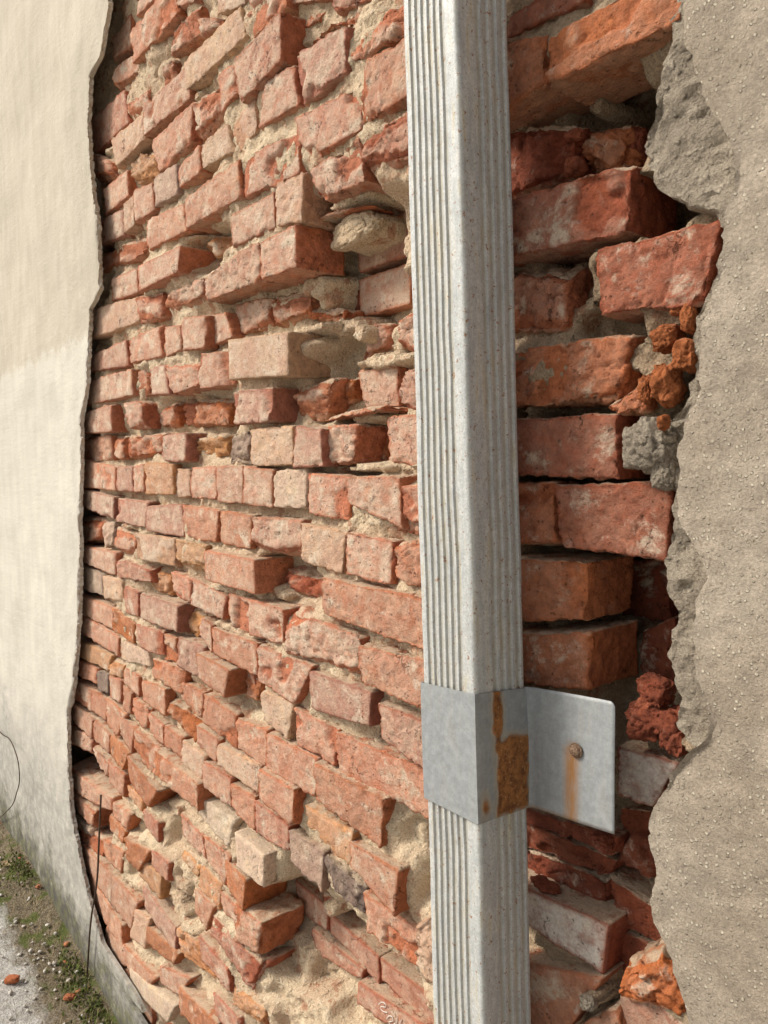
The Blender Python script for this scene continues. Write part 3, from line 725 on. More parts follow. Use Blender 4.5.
HOLES = [  # photo pixel, radius px, depth m
    (362, 240, 42, 0.112), (375, 290, 36, 0.115), (350, 305, 18, 0.10), (345, 360, 20, 0.09), (385, 335, 22, 0.09), (365, 370, 24, 0.08),
    (270, 285, 14, 0.05), (205, 238, 16, 0.045), (170, 410, 14, 0.05), (195, 410, 14, 0.05), (290, 575, 22, 0.05), (300, 60, 16, 0.035), (320, 15, 20, 0.03),
    (325, 905, 24, 0.115), (345, 945, 42, 0.112), (390, 985, 48, 0.112), (410, 1015, 45, 0.112), (300, 960, 20, 0.09), (300, 890, 10, 0.09),
    (600, 110, 40, 0.10), (640, 130, 36, 0.16), (650, 150, 30, 0.16), (545, 120, 24, 0.06), (560, 140, 30, 0.05), (670, 215, 24, 0.11), (650, 235, 22, 0.10), (560, 255, 16, 0.05),
    (585, 285, 20, 0.06), (570, 245, 20, 0.07), (600, 255, 16, 0.07), (600, 330, 16, 0.04), (640, 395, 20, 0.05), (625, 345, 16, 0.04), (620, 320, 14, 0.05), (560, 95, 20, 0.06), (590, 75, 24, 0.06), (625, 90, 24, 0.09), (640, 330, 18, 0.05), (640, 420, 16, 0.06), (570, 481, 14, 0.045), (640, 480, 12, 0.05),
    (645, 600, 36, 0.10), (640, 640, 36, 0.09), (650, 690, 30, 0.07), (625, 720, 26, 0.08), (590, 800, 50, 0.055), (570, 850, 50, 0.055), (630, 850, 40, 0.06), (630, 920, 32, 0.055),
    (250, 690, 16, 0.035), (262, 870, 12, 0.05), (300, 915, 12, 0.06), (395, 735, 14, 0.04), (138, 760, 10, 0.02), (170, 800, 10, 0.035), (135, 825, 8, 0.03), (600, 630, 14, 0.03)]
HOLES += [(x_, 480, 9, 0.055) for x_ in range(530, 640, 12)]+[(x_, 554+(x_-530)*0.05, 8, 0.05) for x_ in range(530, 680, 11)]+[(x_, 627, 8, 0.045) for x_ in range(530, 650, 11)]+[(x_, 409, 8, 0.05) for x_ in range(530, 640, 12)]+[(668, 222, 26, 0.12), (690, 228, 18, 0.10), (655, 560, 30, 0.17), (655, 600, 32, 0.17), (660, 640, 26, 0.13), (640, 575, 22, 0.15), (700, 215, 14, 0.08), (630, 270, 12, 0.05), (640, 100, 26, 0.12)]
HOLES += [(x_+5, y_, 4+5*random.random(), 0.025+0.025*random.random()) for x_, y_ in [(np.interp(v_, [0, 75, 117, 220, 289, 350, 420, 540, 614, 712, 787, 862], [112, 94, 90, 101, 102, 91, 85, 83, 82, 72, 74, 84]), v_) for v_ in range(-10, 330, 18)]]
U0, U1, Z0, Z1 = -2.05, 0.06, 0.0, 2.95
ST = 0.0048
us = np.arange(U0, U1, ST); zs = np.arange(Z0, Z1+ST, ST)
UU, ZZ = np.meshgrid(us, zs); G = np.stack([UU.ravel(), np.zeros(UU.size), ZZ.ravel()], 1)
num = np.full(len(G), 0.025*0.02); den = np.full(len(G), 0.02)
def quad_dist(W2, X):
    inside = np.ones(len(X), bool); best = np.full(len(X), 1e9)
    for k in range(4):
        a = W2[k]; e = W2[(k+1) % 4]-a; L2 = max(e@e, 1e-9)
        ap = X-a; t = np.clip((ap@e)/L2, 0, 1); dd = np.linalg.norm(ap-t[:, None]*e, axis=1); best = np.minimum(best, dd)
        inside &= (e[0]*ap[:, 1]-e[1]*ap[:, 0]) <= 0
    return np.where(inside, 0, best)
grid_shape = UU.shape
for b in bricks:
    W2 = b['W'][:, [0, 2]]; lo = W2.min(0)-0.05; hi = W2.max(0)+0.05
    i0, i1 = np.searchsorted(us, [lo[0], hi[0]]); j0, j1 = np.searchsorted(zs, [lo[1], hi[1]])
    if i1 <= i0 or j1 <= j0: continue
    sub = (np.arange(j0, min(j1, len(zs)))[:, None]*len(us)+np.arange(i0, min(i1, len(us)))[None, :]).ravel()
    dd = quad_dist(W2, G[sub][:, [0, 2]]); wgt = np.exp(-(dd/0.013)**2)*math.exp(min(b['d'], 0.06)/0.016)
    num[sub] += wgt*b['d']; den[sub] += wgt
D = num/den
for (hx, hy, hr, hd) in HOLES:
    p0 = onY(hx, hy, hd*0.6); p1 = onY(hx+hr, hy, hd*0.6); p2 = onY(hx, hy+hr, hd*0.6)
    ru = abs(p1[0]-p0[0]); rz = abs(p2[2]-p0[2])
    rr = np.sqrt(((G[:, 0]-p0[0])/ru)**2+((G[:, 2]-p0[2])/rz)**2)
    m = np.clip(1.25-rr, 0, 1); m = np.clip(m*3, 0, 1); m = m*m*(3-2*m)
    D = np.maximum(D, D+(hd-D)*m)
nb = fbm(G, 30, 4, 3); nbb = fbm(G, 8, 2, 8); nf = fbm(G, 110, 2, 5)
rec = 0.007+0.024*np.clip(0.5+1.1*nbb, 0, 1)
D = D + rec + 0.008*nb + 0.005*nf + 0.004*np.clip(fbm(G, 75, 2, 61), -1, 0.25)
for (c, x, y, rx, ry, d, tn) in LUMPS:
    if tn not in ('mortar', 'grey'): continue
    s_ = CROP[c][2]; X_, Y_ = px(c, x, y); d = d/100
    p0 = onY(X_, Y_, d); ru = abs(onY(X_+rx/s_, Y_, d)[0]-p0[0]); rz = abs(onY(X_, Y_+ry/s_, d)[2]-p0[2])
    sel = (np.abs(G[:, 0]-p0[0]) < 1.7*ru) & (np.abs(G[:, 2]-p0[2]) < 1.7*rz)
    rr = np.sqrt(((G[sel, 0]-p0[0])/ru)**2+((G[sel, 2]-p0[2])/rz)**2)+0.5*fbm(G[sel], 45, 3, 77)
    m = np.clip((1.15-rr)*2.6, 0, 1); m = m*m*(3-2*m)
    t_ = d+0.003+0.006*fbm(G[sel], 60, 3, 91)+0.003*fbm(G[sel], 150, 2, 17)
    D[sel] = D[sel]+(np.minimum(t_, D[sel])-D[sel])*m
G[:, 1] = D
nu = len(us); ii = (np.arange(len(zs)-1)[:, None]*nu+np.arange(nu-1)[None, :]).ravel()
mo = mesh('mortar_bed', G, np.stack([ii, ii+1, ii+nu+1, ii+nu], 1), M_MORT, None, (-0.9, 0.1, 0.0))
setparent(mo, wall)
# solid core of the wall behind the relief
def box(name, lo, hi, mat, parent=None):
    x0, y0, z0 = lo; x1, y1, z1 = hi
    V = [(x0,y0,z0),(x1,y0,z0),(x1,y1,z0),(x0,y1,z0),(x0,y0,z1),(x1,y0,z1),(x1,y1,z1),(x0,y1,z1)]
    Fs = [(0,3,2,1),(4,5,6,7),(0,1,5,4),(1,2,6,5),(2,3,7,6),(3,0,4,7)]
    c = ((x0+x1)/2, (y0+y1)/2, (z0+z1)/2)
    o = mesh(name, V, Fs, mat, None, c, False)
    if parent: setparent(o, parent)
    return o
box('wall_core', (-9.0, 0.21, 0.0), (3.0, 0.36, 3.0), M_MORT, wall)

# courses above and below the picture, too many to tell one by one
def generic_bricks():
    VV = []; FF = []; WW = []; n0 = 0
    P, Q = boxgrid(8, 4, 6)
    lr = random.Random(3)
    vis = np.array([b['W'][:, [0, 2]] for b in bricks])
    for r_ in range(40):
        zc = 0.04+r_*0.075; u = -2.4+lr.uniform(0, 0.2)
        while u < 0.42:
            L = lr.choice((0.215, 0.215, 0.105)); c = np.array([u+L/2, 0, zc])
            rel = c-CAM; d_ = rel@fw
            X = 384+F*(rel@rt2)/d_ if d_ > 0.05 else 9999; Y = 512-F*(rel@up2)/d_ if d_ > 0.05 else 9999
            hide = d_ > 0.05 and -40 < X < 1000 and -30 < Y < 1050
            if not hide:
                h = np.array([L/2-0.006, 0.05, 0.0315]); p = P*h; r = 0.006
                core = np.clip(p, -(h-r), h-r); dv = p-core; p = core+dv/np.maximum(np.linalg.norm(dv, axis=1, keepdims=True), 1e-9)*r
                p = p+0.003*np.stack([fbm(p+c*3, 40, 2, 1), fbm(p+c*3, 40, 2, 2), fbm(p+c*3, 40, 2, 3)], 1)
                VV.append(p+c+np.array([0, 0.05+lr.uniform(-0.006, 0.012), 0])); FF.append(Q+n0); n0 += len(P); WW.append((P[:, 1] < -0.99)*1.0)
            u += L+0.011
    o = mesh('brick', np.concatenate(VV), np.concatenate(FF), M_BRICK, None, (-0.9, 0.1, 0.0), True, {'wash': np.concatenate(WW)})
    o.color = (0.38, 0.16, 0.10, 0.55); o['kind'] = 'stuff'; setparent(o, wall)
generic_bricks()

# ------------------------------------------------------------------ lumps of mortar and crumbs of brick stuck in the wall
def lump(name, cx, cy, rx, ry, d, mat, seed, rough=0.20, prot=0.6, color=None):
    p0 = onY(cx, cy, d); a = abs(onY(cx+rx, cy, d)[0]-onY(cx-rx, cy, d)[0])/2; bz = abs(onY(cx, cy+ry, d)[2]-onY(cx, cy-ry, d)[2])/2
    n = max(8, min(30, int(max(rx, ry)/1.3)*2))
    P, Q = boxgrid(n, n, n)
    S = P/np.linalg.norm(P, axis=1, keepdims=True); S = 0.72*S+0.28*P*0.85
    sc = np.array([a, min(a, bz)*prot*1.3+0.004, bz])
    nz_ = fbm(S+seed*3.1, 1.6, 2, seed)*rough*1.2+fbm(S+seed*1.7, 4.5, 3, seed+4)*rough*0.55
    fac = np.abs(fbm(S+seed, 2.4, 2, seed+8)); nz_ -= rough*0.5*np.clip(0.15-fac, 0, 1)/0.15
    X = S*(1+nz_)[:, None]*sc+p0
    o = mesh(name, X, Q, mat, None, p0, True, {'wash': np.zeros(len(X))})
    if color: o.color = color
    setparent(o, wall); return o
KEEP = {('D', 490, 235), ('M', 440, 560), ('M', 395, 530), ('M', 480, 640), ('O', 255, 750), ('N', 460, 10)}
LMAT = {'mortar': M_LUMP, 'grey': M_GREY}
for k, (c, x, y, rx, ry, d, tn) in enumerate(LUMPS):
    s = CROP[c][2]; X, Y = px(c, x, y)
    if tn in LMAT and (c, x, y) not in KEEP: continue
    if tn in LMAT: lump('mortar_lump', X, Y, rx/s, ry/s, d/100, LMAT[tn], k+1)
    else: lump('brick_crumb', X, Y, rx/s, ry/s, d/100, M_BRICK, k+1, 0.25, 0.8, tuple(q_*0.85 for q_ in TONE[tn][0])+(0.0,))

# ------------------------------------------------------------------ plaster and stucco coats with broken edges
def coat(name, edge_px, yf, yb, side, far, mat, amp, zlo, zhi, seed, wav=0.006, dz=0.006, width0=0.005, rim=5, slope=0.0, jag=0.004):
    E = np.array([onY(a, b, yf)[[0, 2]] for a, b in edge_px]); E = E[np.argsort(E[:, 1])]
    z = np.arange(zlo, zhi+dz, dz)
    ue = np.interp(z, E[:, 1], E[:, 0])
    ez = np.stack([z*0, z*0, z], 1)
    out = (z > E[-1, 1]) | (z < E[0, 1])
    ue = ue+jag*fbm(ez, 28, 5, seed, 0.72)+np.where(out, 0.03*fbm(ez, 5, 3, seed+1), 0)
    offs = [0.0]; st = width0
    while offs[-1] < far: offs.append(offs[-1]+st); st = min(st*1.06, 0.25)
    offs = np.array(offs)
    rows = []
    t = np.linspace(0, 1, rim+1)[:-1]        # from the back of the broken edge to the front
    nR = len(z)
    P = []
    for k in t:
        und = slope*(1-k)                      # broken edge slants under the coat or out of it
        P.append(np.stack([ue-side*und, np.full(nR, yb+(yf-yb)*k), z], 1))
    for o_ in offs:
        P.append(np.stack([ue+side*o_, np.full(nR, yf), z], 1))
    P = np.stack(P, 0); nC = P.shape[0]; X = P.reshape(-1, 3).copy()
    isrim = np.repeat(np.arange(nC) < rim+1, nR)
    dist = np.repeat(np.concatenate([np.zeros(rim), offs]), nR)
    n1 = fbm(X, 9, 2, seed+2); n2 = fbm(X, 45, 3, seed+3); n3 = fbm(X, 130, 2, seed+4)
    X[:, 1] += np.where(isrim, 0, -wav*n1-amp*0.8*n2-amp*0.5*n3)
    X[:, 1] += np.clip(1-dist/0.006, 0, 1)*0.0015*(~isrim)+np.where(np.arange(len(X))//nR == rim, 0.0015, 0)
    rn = fbm(X, 60, 3, seed+6)*0.35+fbm(X, 190, 2, seed+7)*0.3
    X[:, 0] += np.where(isrim, side*rn*0.010*jag/0.004, 0)*np.clip(1.0, 0, 1)
    A = (np.arange(nC-1)[:, None]*nR+np.arange(nR-1)[None, :]).ravel()
    Q = np.stack([A, A+nR, A+nR+1, A+1], 1)
    if side < 0: Q = Q[:, ::-1]
    loc = (float(E[:, 0].mean()), yf, 0.0)
    o = mesh(name, X, Q, mat, None, loc)
    md = o.modifiers.new('edges', 'EDGE_SPLIT'); md.split_angle = math.radians(42)
    setparent(o, wall); return o
M_PLAST = mat_plaster(); M_STUC = mat_stucco()
LEFT_EDGE = [(108, 0), (99, 55), (89, 75), (87, 117), (88, 156), (91, 187), (96, 219), (98, 266), (98, 289), (89, 309), (87, 350), (85, 390), (80, 420), (80, 465), (78, 500), (79, 540), (79, 575), (78, 614), (75, 660),
             (72, 690), (67, 712), (67, 756), (69, 787), (71, 816), (75, 837), (80, 862), (86, 892), (93, 915), (101, 944), (107, 968), (119, 983), (134, 995), (142, 1013), (146, 1030)]
pl = coat('plaster_coat', LEFT_EDGE, -0.024, -0.012, -1, 6.0, M_PLAST, 0.0009, 0.0, 3.0, 21, 0.006, 0.0035, 0.003, jag=0.008)
pl['label'] = 'smooth cream plaster with grey damp foot'
RIGHT_EDGE = [(684, 0), (681, 35), (694, 63), (701, 91), (709, 108), (726, 133), (733, 157), (732, 195), (723, 216), (721, 250), (709, 302), (700, 334), (697, 390), (688, 417), (680, 445), (676, 473), (678, 518), (688, 537), (701, 560), (705, 578),
              (695, 597), (691, 626), (695, 675), (704, 703), (709, 724), (703, 742), (686, 754), (668, 778), (654, 808), (650, 824), (648, 845), (655, 873), (648, 900), (650, 918), (664, 942), (671, 963), (681, 998), (690, 1030)]
st_ = coat('stucco_coat', RIGHT_EDGE, -0.050, -0.020, 1, 2.2, M_STUC, 0.0036, 0.0, 3.0, 33, 0.007, 0.004, 0.004)
st_['label'] = 'rough sandy brown stucco with broken edge'
UNDER_EDGE = [(683, -20), (679, 10), (670, 50), (657, 84), (653, 115), (646, 140), (648, 167), (660, 188), (688, 206), (716, 216), (728, 235), (722, 270), (705, 298), (696, 315), (693, 335), (700, 360), (694, 390), (684, 410), (668, 430), (664, 455), (674, 470),
              (672, 490), (667, 550), (669, 585), (675, 618), (671, 634), (667, 654), (673, 675), (680, 696), (677, 717), (685, 738), (702, 752), (690, 775), (672, 800), (662, 830), (662, 870), (660, 910), (676, 950), (690, 1000), (700, 1030)]
un = coat('render_undercoat', UNDER_EDGE, -0.022, 0.012, 1, 2.2, M_GREY, 0.010, 0.0, 3.0, 45, 0.006, 0.004, 0.004, 6, 0.004, 0.007)
un['label'] = 'grey crumbly render undercoat below the stucco'

# ------------------------------------------------------------------ downpipe
def mat_galv(name, dirt=1.0):
    B = NB(name); v, oi = objvec(B, False)
    B.b.inputs['Metallic'].default_value = 0.12
    mp = B.n('ShaderNodeMapping'); mp.inputs['Scale'].default_value = (1, 1, 0.12); B.L(v, mp.inputs[0])
    streak = B.noise(mp.outputs[0], 120, 4, 0.6); mid = B.noise(v, 40, 5, 0.65); fine = B.noise(v, 420, 3, 0.6); spang = B.vor(v, 160, 'Color')
    sc = B.n('ShaderNodeSeparateColor'); B.L(spang, sc.inputs[0])
    col = B.mix(B.ramp(streak, 0.3, 0.7), C(0.39, 0.40, 0.39), C(0.52, 0.52, 0.49))
    col = B.scalec(col, B.ramp(sc.outputs[0], 0, 1, 0.93, 1.06))
    col = B.mix(B.ramp(streak, 0.54, 0.70, 0, 0.6*dirt), col, C(0.42, 0.35, 0.21))
    col = B.scalec(col, B.ramp(fine, 0.25, 0.7, 0.82, 1.1))
    gv = B.n('ShaderNodeAttribute', attribute_name='groove').outputs['Fac']
    col = B.mix(B.math('MULTIPLY', gv, B.ramp(mid, 0.3, 0.65, 0.15, 0.6)), col, C(0.36, 0.325, 0.245))
    rs = B.ramp(B.noise(v, 170, 4, 0.75), 0.60, 0.65, 0.0, 0.9*dirt)
    col = B.mix(rs, col, C(0.26, 0.12, 0.045))
    n = B.bump(mid, 0.0012, 0.5); n = B.bump(fine, 0.0004, 0.5, n)
    B.fin(col, n, B.ramp(mid, 0.3, 0.7, 0.5, 0.72))
    return B
GB = mat_galv('galvanised_pipe'); M_GALV = GB.m

YFLAP = -0.034
pR = onY(527, 745, YFLAP); uR = pR[0]
yF = onX(476, 757, uR)[1]
uL = onY(424, 740, yF)[0]
zb_mid = onY(424, 740, yF)[2]
uTop = onY(403, 0, yF); uBot = onY(434, 1024, yF); uMid = onY(423, 690, yF)
lean = (uTop[0]-uBot[0])/(uTop[2]-uBot[2])
zmid = uMid[2]
pw_, pd_ = uR-uL, YFLAP-yF
print('pipe', pw_, pd_, 'lean', lean, 'bracket z', zmid, 'cam', CAM)
pipe = empty('downpipe', (float((uL+uR)/2), float((yF+YFLAP)/2), 0.0), 'ribbed grey galvanised downpipe running down the brick wall', 'downpipe')
def section(w_, d_, ribs, inset=0.0):
    """closed outline (x,y) of the pipe: ribs on the faces, smooth round corners; y=0 is the front"""
    r = 0.0055; pts = []
    def face(n_rib, length, depth, lo, hi, dense=6):
        out = []
        a = lo*length; b = hi*length; pit = (b-a)/n_rib
        out.append((r, 0)); 
        for k in range(n_rib):
            s0 = a+k*pit
            for f_, dd in ((0.05, 0), (0.22, 0), (0.36, depth), (0.78, depth), (0.92, 0)):
                out.append((s0+f_*pit, dd))
        out.append((length-r, 0)); return out
    def corner(cx, cy, a0):
        return [(cx+r*math.cos(math.radians(a0+a)), cy+r*math.sin(math.radians(a0+a))) for a in (15, 30, 45, 60, 75)]
    dp = 0.0025 if ribs else 0
    for s, dd in face(6, w_, dp, 0.10, 0.80): pts.append((s, dd))                  # front
    pts += [(w_-r+r*math.sin(a), r-r*math.cos(a)) for a in (0.26, 0.52, 0.79, 1.05, 1.31)]
    for s, dd in face(4, d_, dp, 0.30, 0.92): pts.append((w_-dd, s))              # right
    pts += [(w_-r+r*math.cos(a), d_-r+r*math.sin(a)) for a in (0.26, 0.52, 0.79, 1.05, 1.31)]
    for s, dd in face(4, w_, dp, 0.15, 0.85): pts.append((w_-s, d_-dd))           # back
    pts += [(r-r*math.sin(a), d_-r+r*math.cos(a)) for a in (0.26, 0.52, 0.79, 1.05, 1.31)]
    for s, dd in face(4, d_, dp, 0.15, 0.85): pts.append((dd, d_-s))              # left
    pts += [(r-r*math.cos(a), r-r*math.sin(a)) for a in (0.26, 0.52, 0.79, 1.05, 1.31)]
    return np.array(pts)
def extrude(name, sec, z0, z1, nz_, mat, u0, y0, wob=0.0, parent=None, seed=1, tint=None):
    z = np.linspace(z0, z1, nz_); n = len(sec)
    R = []
    for zz in z:
        du = lean*(zz-zmid)
        R.append(np.stack([sec[:, 0]+u0+du, sec[:, 1]+y0, np.full(n, zz)], 1))
    X = np.concatenate(R)
    if wob:
        X[:, 0] += wob*fbm(X, 12, 2, seed); X[:, 1] += wob*fbm(X, 12, 2, seed+1)
    a = np.arange(nz_-1)[:, None]*n; k = np.arange(n)[None, :]; k2 = (k+1) % n
    Q = np.stack([(a+k).ravel(), (a+k2).ravel(), (a+n+k2).ravel(), (a+n+k).ravel()], 1)
    wmax = sec[:, 0].max(); dmax = sec[:, 1].max()
    dep = np.minimum.reduce([sec[:, 0], wmax-sec[:, 0], sec[:, 1], dmax-sec[:, 1]]); gr_ = np.tile((dep > 0.0012).astype(float), nz_)
    o = mesh(name, X, Q, mat, None, ((u0), y0, 0), True, {'groove': gr_})
    md = o.modifiers.new('edges', 'EDGE_SPLIT'); md.split_angle = math.radians(28)
    if parent: setparent(o, parent)
    return o
secP = section(pw_+0.002, pd_-0.002, True)
pb = extrude('pipe', secP, 0.05, 3.0, 160, M_GALV, uL-0.003, yF+0.0015, 0.0014, pipe, 5)

# bracket: a plain band round the pipe and two lugs on the wall
zt_l = onY(424, 683, yF)[2]; zb_l = onY(430, 800, yF)[2]
zt_c = onX(476, 694, uR)[2]; zb_c = onX(478, 823, uR)[2]
zt_r = onY(524, 687, YFLAP)[2]; zb_r = onY(527, 806, YFLAP)[2]
print('band z', zt_l, zt_c, zt_r, zb_l, zb_c, zb_r)
def mat_bracket():
    B = mat_galv('galvanised_bracket', 0.5); v = B.n('ShaderNodeTexCoord').outputs['Object']
    sx = B.n('ShaderNodeSeparateXYZ'); B.L(v, sx.inputs[0])
    base = B.b.inputs['Base Color'].links[0].from_socket
    base = B.mix(0.75, base, B.scalec((0.25, 0.265, 0.27), B.ramp(B.noise(v, 90, 6, 0.7), 0.3, 0.7, 0.8, 1.15)))
    at = B.n('ShaderNodeAttribute', attribute_name='rust').outputs['Fac']
    jit = B.math('MULTIPLY', B.math('SUBTRACT', B.noise(v, 45, 5, 0.55), 0.5), 0.8)
    f = B.math('MULTIPLY', B.ramp(B.math('ADD', at, jit), 0.40, 0.60), B.ramp(at, 0.02, 0.25))
    base = B.mix(B.math('MULTIPLY', B.ramp(B.math('ADD', at, jit), 0.15, 0.5), 0.35), base, C(0.45, 0.33, 0.16))
    rc = B.mix(B.ramp(B.noise(v, 90, 6, 0.7), 0.32, 0.68), C(0.11, 0.042, 0.016), C(0.36, 0.15, 0.045))
    rc = B.mix(B.ramp(B.noise(v, 300, 4, 0.7), 0.55, 0.7), rc, C(0.46, 0.25, 0.10))
    rb = B.bump(B.math('MULTIPLY', f, B.noise(v, 260, 5, 0.7)), 0.0025, 1.0, B.b.inputs['Normal'].links[0].from_socket); B.L(rb, B.b.inputs['Normal'])
    col = B.mix(f, base, rc)
    halo = B.math('MULTIPLY', B.ramp(B.math('ADD', at, jit), 0.36, 0.5), 0.0)
    run = B.n('ShaderNodeAttribute', attribute_name='run').outputs['Fac']
    mp = B.n('ShaderNodeMapping'); mp.inputs['Scale'].default_value = (1, 1, 0.15); B.L(v, mp.inputs[0])
    rf = B.math('MULTIPLY', run, B.ramp(B.noise(mp.outputs[0], 260, 3), 0.25, 0.6, 0.6, 1.0))
    col = B.mix(rf, col, C(0.33, 0.15, 0.04))
    B.L(col, B.b.inputs['Base Color'])
    B.L(B.math('MULTIPLY', B.math('SUBTRACT', 1.0, f), 0.25), B.b.inputs['Metallic'])
    B.L(B.ramp(f, 0, 1, 0.55, 0.9), B.b.inputs['Roughness'])
    return B.m
M_BRK = mat_bracket()
brk = bpy.data.objects.new('bracket', None); COL.objects.link(brk); brk.location = (uL, yF, 0); brk.empty_display_size = 0.05
brk.location = (float((uL+uR)/2), float(YFLAP), float(zmid)); setparent(brk, pipe)
def setparent2(o, p, gp):
    o.parent = p; o.matrix_parent_inverse = Matrix.Translation(-Vector(p.location))
def band():
    # three-sided strap outline with sharp folds, front and right faces, closed round the back
    r = 0.003; n = 14
    w_, d_ = pw_+0.0035, pd_+0.0005; y0 = yF-0.001; u0 = uL-0.003
    pts = []
    for k in range(13): pts.append((0.0+w_*k/12, 0.0, 'f', k/12))
    for k in range(1, 31): pts.append((w_, d_*k/30, 'r', k/30))
    for k in range(1, 5): pts.append((w_-w_*k/4, d_, 'b', k/4))
    for k in range(1, 5): pts.append((0.0, d_-d_*k/4, 'l', k/4))
    pts = pts[:-1]
    n = len(pts); nz_ = 70; X = []; rust = []; th = 0.0011
    for j in range(nz_):
        t = j/(nz_-1)
        for (x, y, f_, s) in pts:
            if f_ == 'f': zt = zt_l+(zt_c-zt_l)*s; zb = zb_l+(zb_c-zb_l)*s
            elif f_ == 'r': zt = zt_c+(zt_r-zt_c)*s; zb = zb_c+(zb_r-zb_c)*s
            elif f_ == 'b': zt = zt_r+(zt_l-zt_r)*s; zb = zb_r+(zb_l-zb_r)*s
            else: zt, zb = zt_l, zb_l
            z = zb+(zt-zb)*t
            bul = 0.0012*math.sin(t*math.pi)
            X.append((u0+x+lean*(z-zmid)+(bul if f_ == 'r' else 0), y0+y-(bul*0.4 if f_ == 'f' else 0), z))
            rv = 0.0
            if f_ == 'r':
                k_ = 3.2
                body = min(s-0.36, 0.62-t, 0.975-s, t-0.012)
                strip = min(0.075-abs(s-0.40), t-0.5, 1.2-t)
                spot = 0.055-math.hypot(s-0.14, (t-0.10)*0.9)
                rv = min(1.0, max(0.0, 0.5+k_*max(body, strip, spot)))
            rust.append(rv)
    X = np.array(X); a = np.arange(nz_-1)[:, None]*n; k = np.arange(n)[None, :]; k2 = (k+1) % n
    Q = np.stack([(a+k).ravel(), (a+k2).ravel(), (a+n+k2).ravel(), (a+n+k).ravel()], 1)
    o = mesh('band', X, Q, M_BRK, None, (uL, yF, zmid), True, {'rust': rust, 'run': np.zeros(len(X))})
    md = o.modifiers.new('thick', 'SOLIDIFY'); md.thickness = 0.0012; md.offset = -1
    md = o.modifiers.new('edges', 'EDGE_SPLIT'); md.split_angle = math.radians(30)
    return o
bd = band(); setparent2(bd, brk, pipe)
def lug(corners, y, yo, rust_run, sgn):
    """flat wall lug: corners TL,TR,BR,BL as (x,z); outer end slightly lifted by yo"""
    nx, nz_ = 24, 30; X = []; run = []; rust = []
    (a, b, c, d) = [np.array(q) for q in corners]
    for j in range(nz_+1):
        for i in range(nx+1):
            s = i/nx; t = j/nz_
            p = (1-t)*((1-s)*a+s*b)+t*((1-s)*d+s*c)
            # rounded outer upper corner
            cr = 0.055
            if s > 1-cr and t < cr:
                e = math.hypot((s-(1-cr))/cr, (cr-t)/cr)
                if e > 1:
                    s2 = 1-cr+(s-(1-cr))/e; t2 = cr-(cr-t)/e; p = (1-t2)*((1-s2)*a+s2*b)+t2*((1-s2)*d+s2*c)
            yy = y+yo*s+0.0015*math.sin(3.1*s+2*t)-0.004*max(0, 1-s/0.08)
            X.append((p[0], yy, p[1]))
            # screw at (0.53,0.44): rust ring and the run below it
            dx = (s-0.54)*1.0; dzz = t-0.42
            rr = math.hypot(dx, dzz*1.2)
            ru = max(0, 1-abs(rr-0.0)/0.085)*0.7 if rust_run else 0
            if rust_run and dzz > 0: ru = max(ru, max(0, 1-(abs(dx+0.02*dzz)/0.10)**2)*(1.0-0.2*dzz))
            if rust_run: ru = max(ru, 0.55*max(0, 1-(1-t)/0.025)*(1 if s < 0.5 else 0.35))
            run.append(min(1, ru)); rust.append(0)
    n = nx+1; A = (np.arange(nz_)[:, None]*n+np.arange(nx)[None, :]).ravel()
    Q = np.stack([A, A+n, A+n+1, A+1], 1)
    if sgn < 0: Q = Q[:, ::-1]
    X = np.array(X)
    o = mesh('lug', X, Q, M_BRK, None, X.mean(0), True, {'rust': rust, 'run': run})
    md = o.modifiers.new('thick', 'SOLIDIFY'); md.thickness = 0.0009; md.offset = -1
    setparent2(o, brk, pipe); return o
def xz(x, y, d): p = onY(x, y, d); return (p[0], p[2])
yL = YFLAP
lr_ = lug([xz(524, 686, yL), xz(615, 702, yL), xz(615, 834, yL), xz(527, 806, yL)], yL, 0.0, True, 1)
ll_ = lug([(uL+0.003, zt_l), (uL-0.078, zt_l+0.004), (uL-0.078, zb_l-0.004), (uL+0.003, zb_l)], yL+0.004, 0.004, False, -1)
# screw head
def mat_rust():
    B = NB('rusty_steel'); v, oi = objvec(B, False)
    col = B.mix(B.ramp(B.noise(v, 500, 4), 0.35, 0.65), C(0.10, 0.05, 0.03), C(0.25, 0.17, 0.11))
    return B.fin(col, B.bump(B.noise(v, 600, 3), 0.0008, 0.9), 0.8)
M_RUST = mat_rust()
sp = onY(575, 751, yL-0.003)
bm = bmesh.new()
bmesh.ops.create_cone(bm, cap_ends=True, segments=20, radius1=0.0085, radius2=0.0080, depth=0.0012, matrix=Matrix.Rotation(math.radians(90), 4, 'X') @ Matrix.Translation((0, 0, -0.001)))
bmesh.ops.create_uvsphere(bm, u_segments=16, v_segments=10, radius=0.0066, matrix=Matrix.Diagonal((1, 0.6, 1, 1)))
me = bpy.data.meshes.new('screw'); bm.to_mesh(me); bm.free(); me.materials.append(M_RUST)
sc_ = bpy.data.objects.new('screw', me); COL.objects.link(sc_); sc_.location = tuple(sp); setparent2(sc_, brk, pipe)

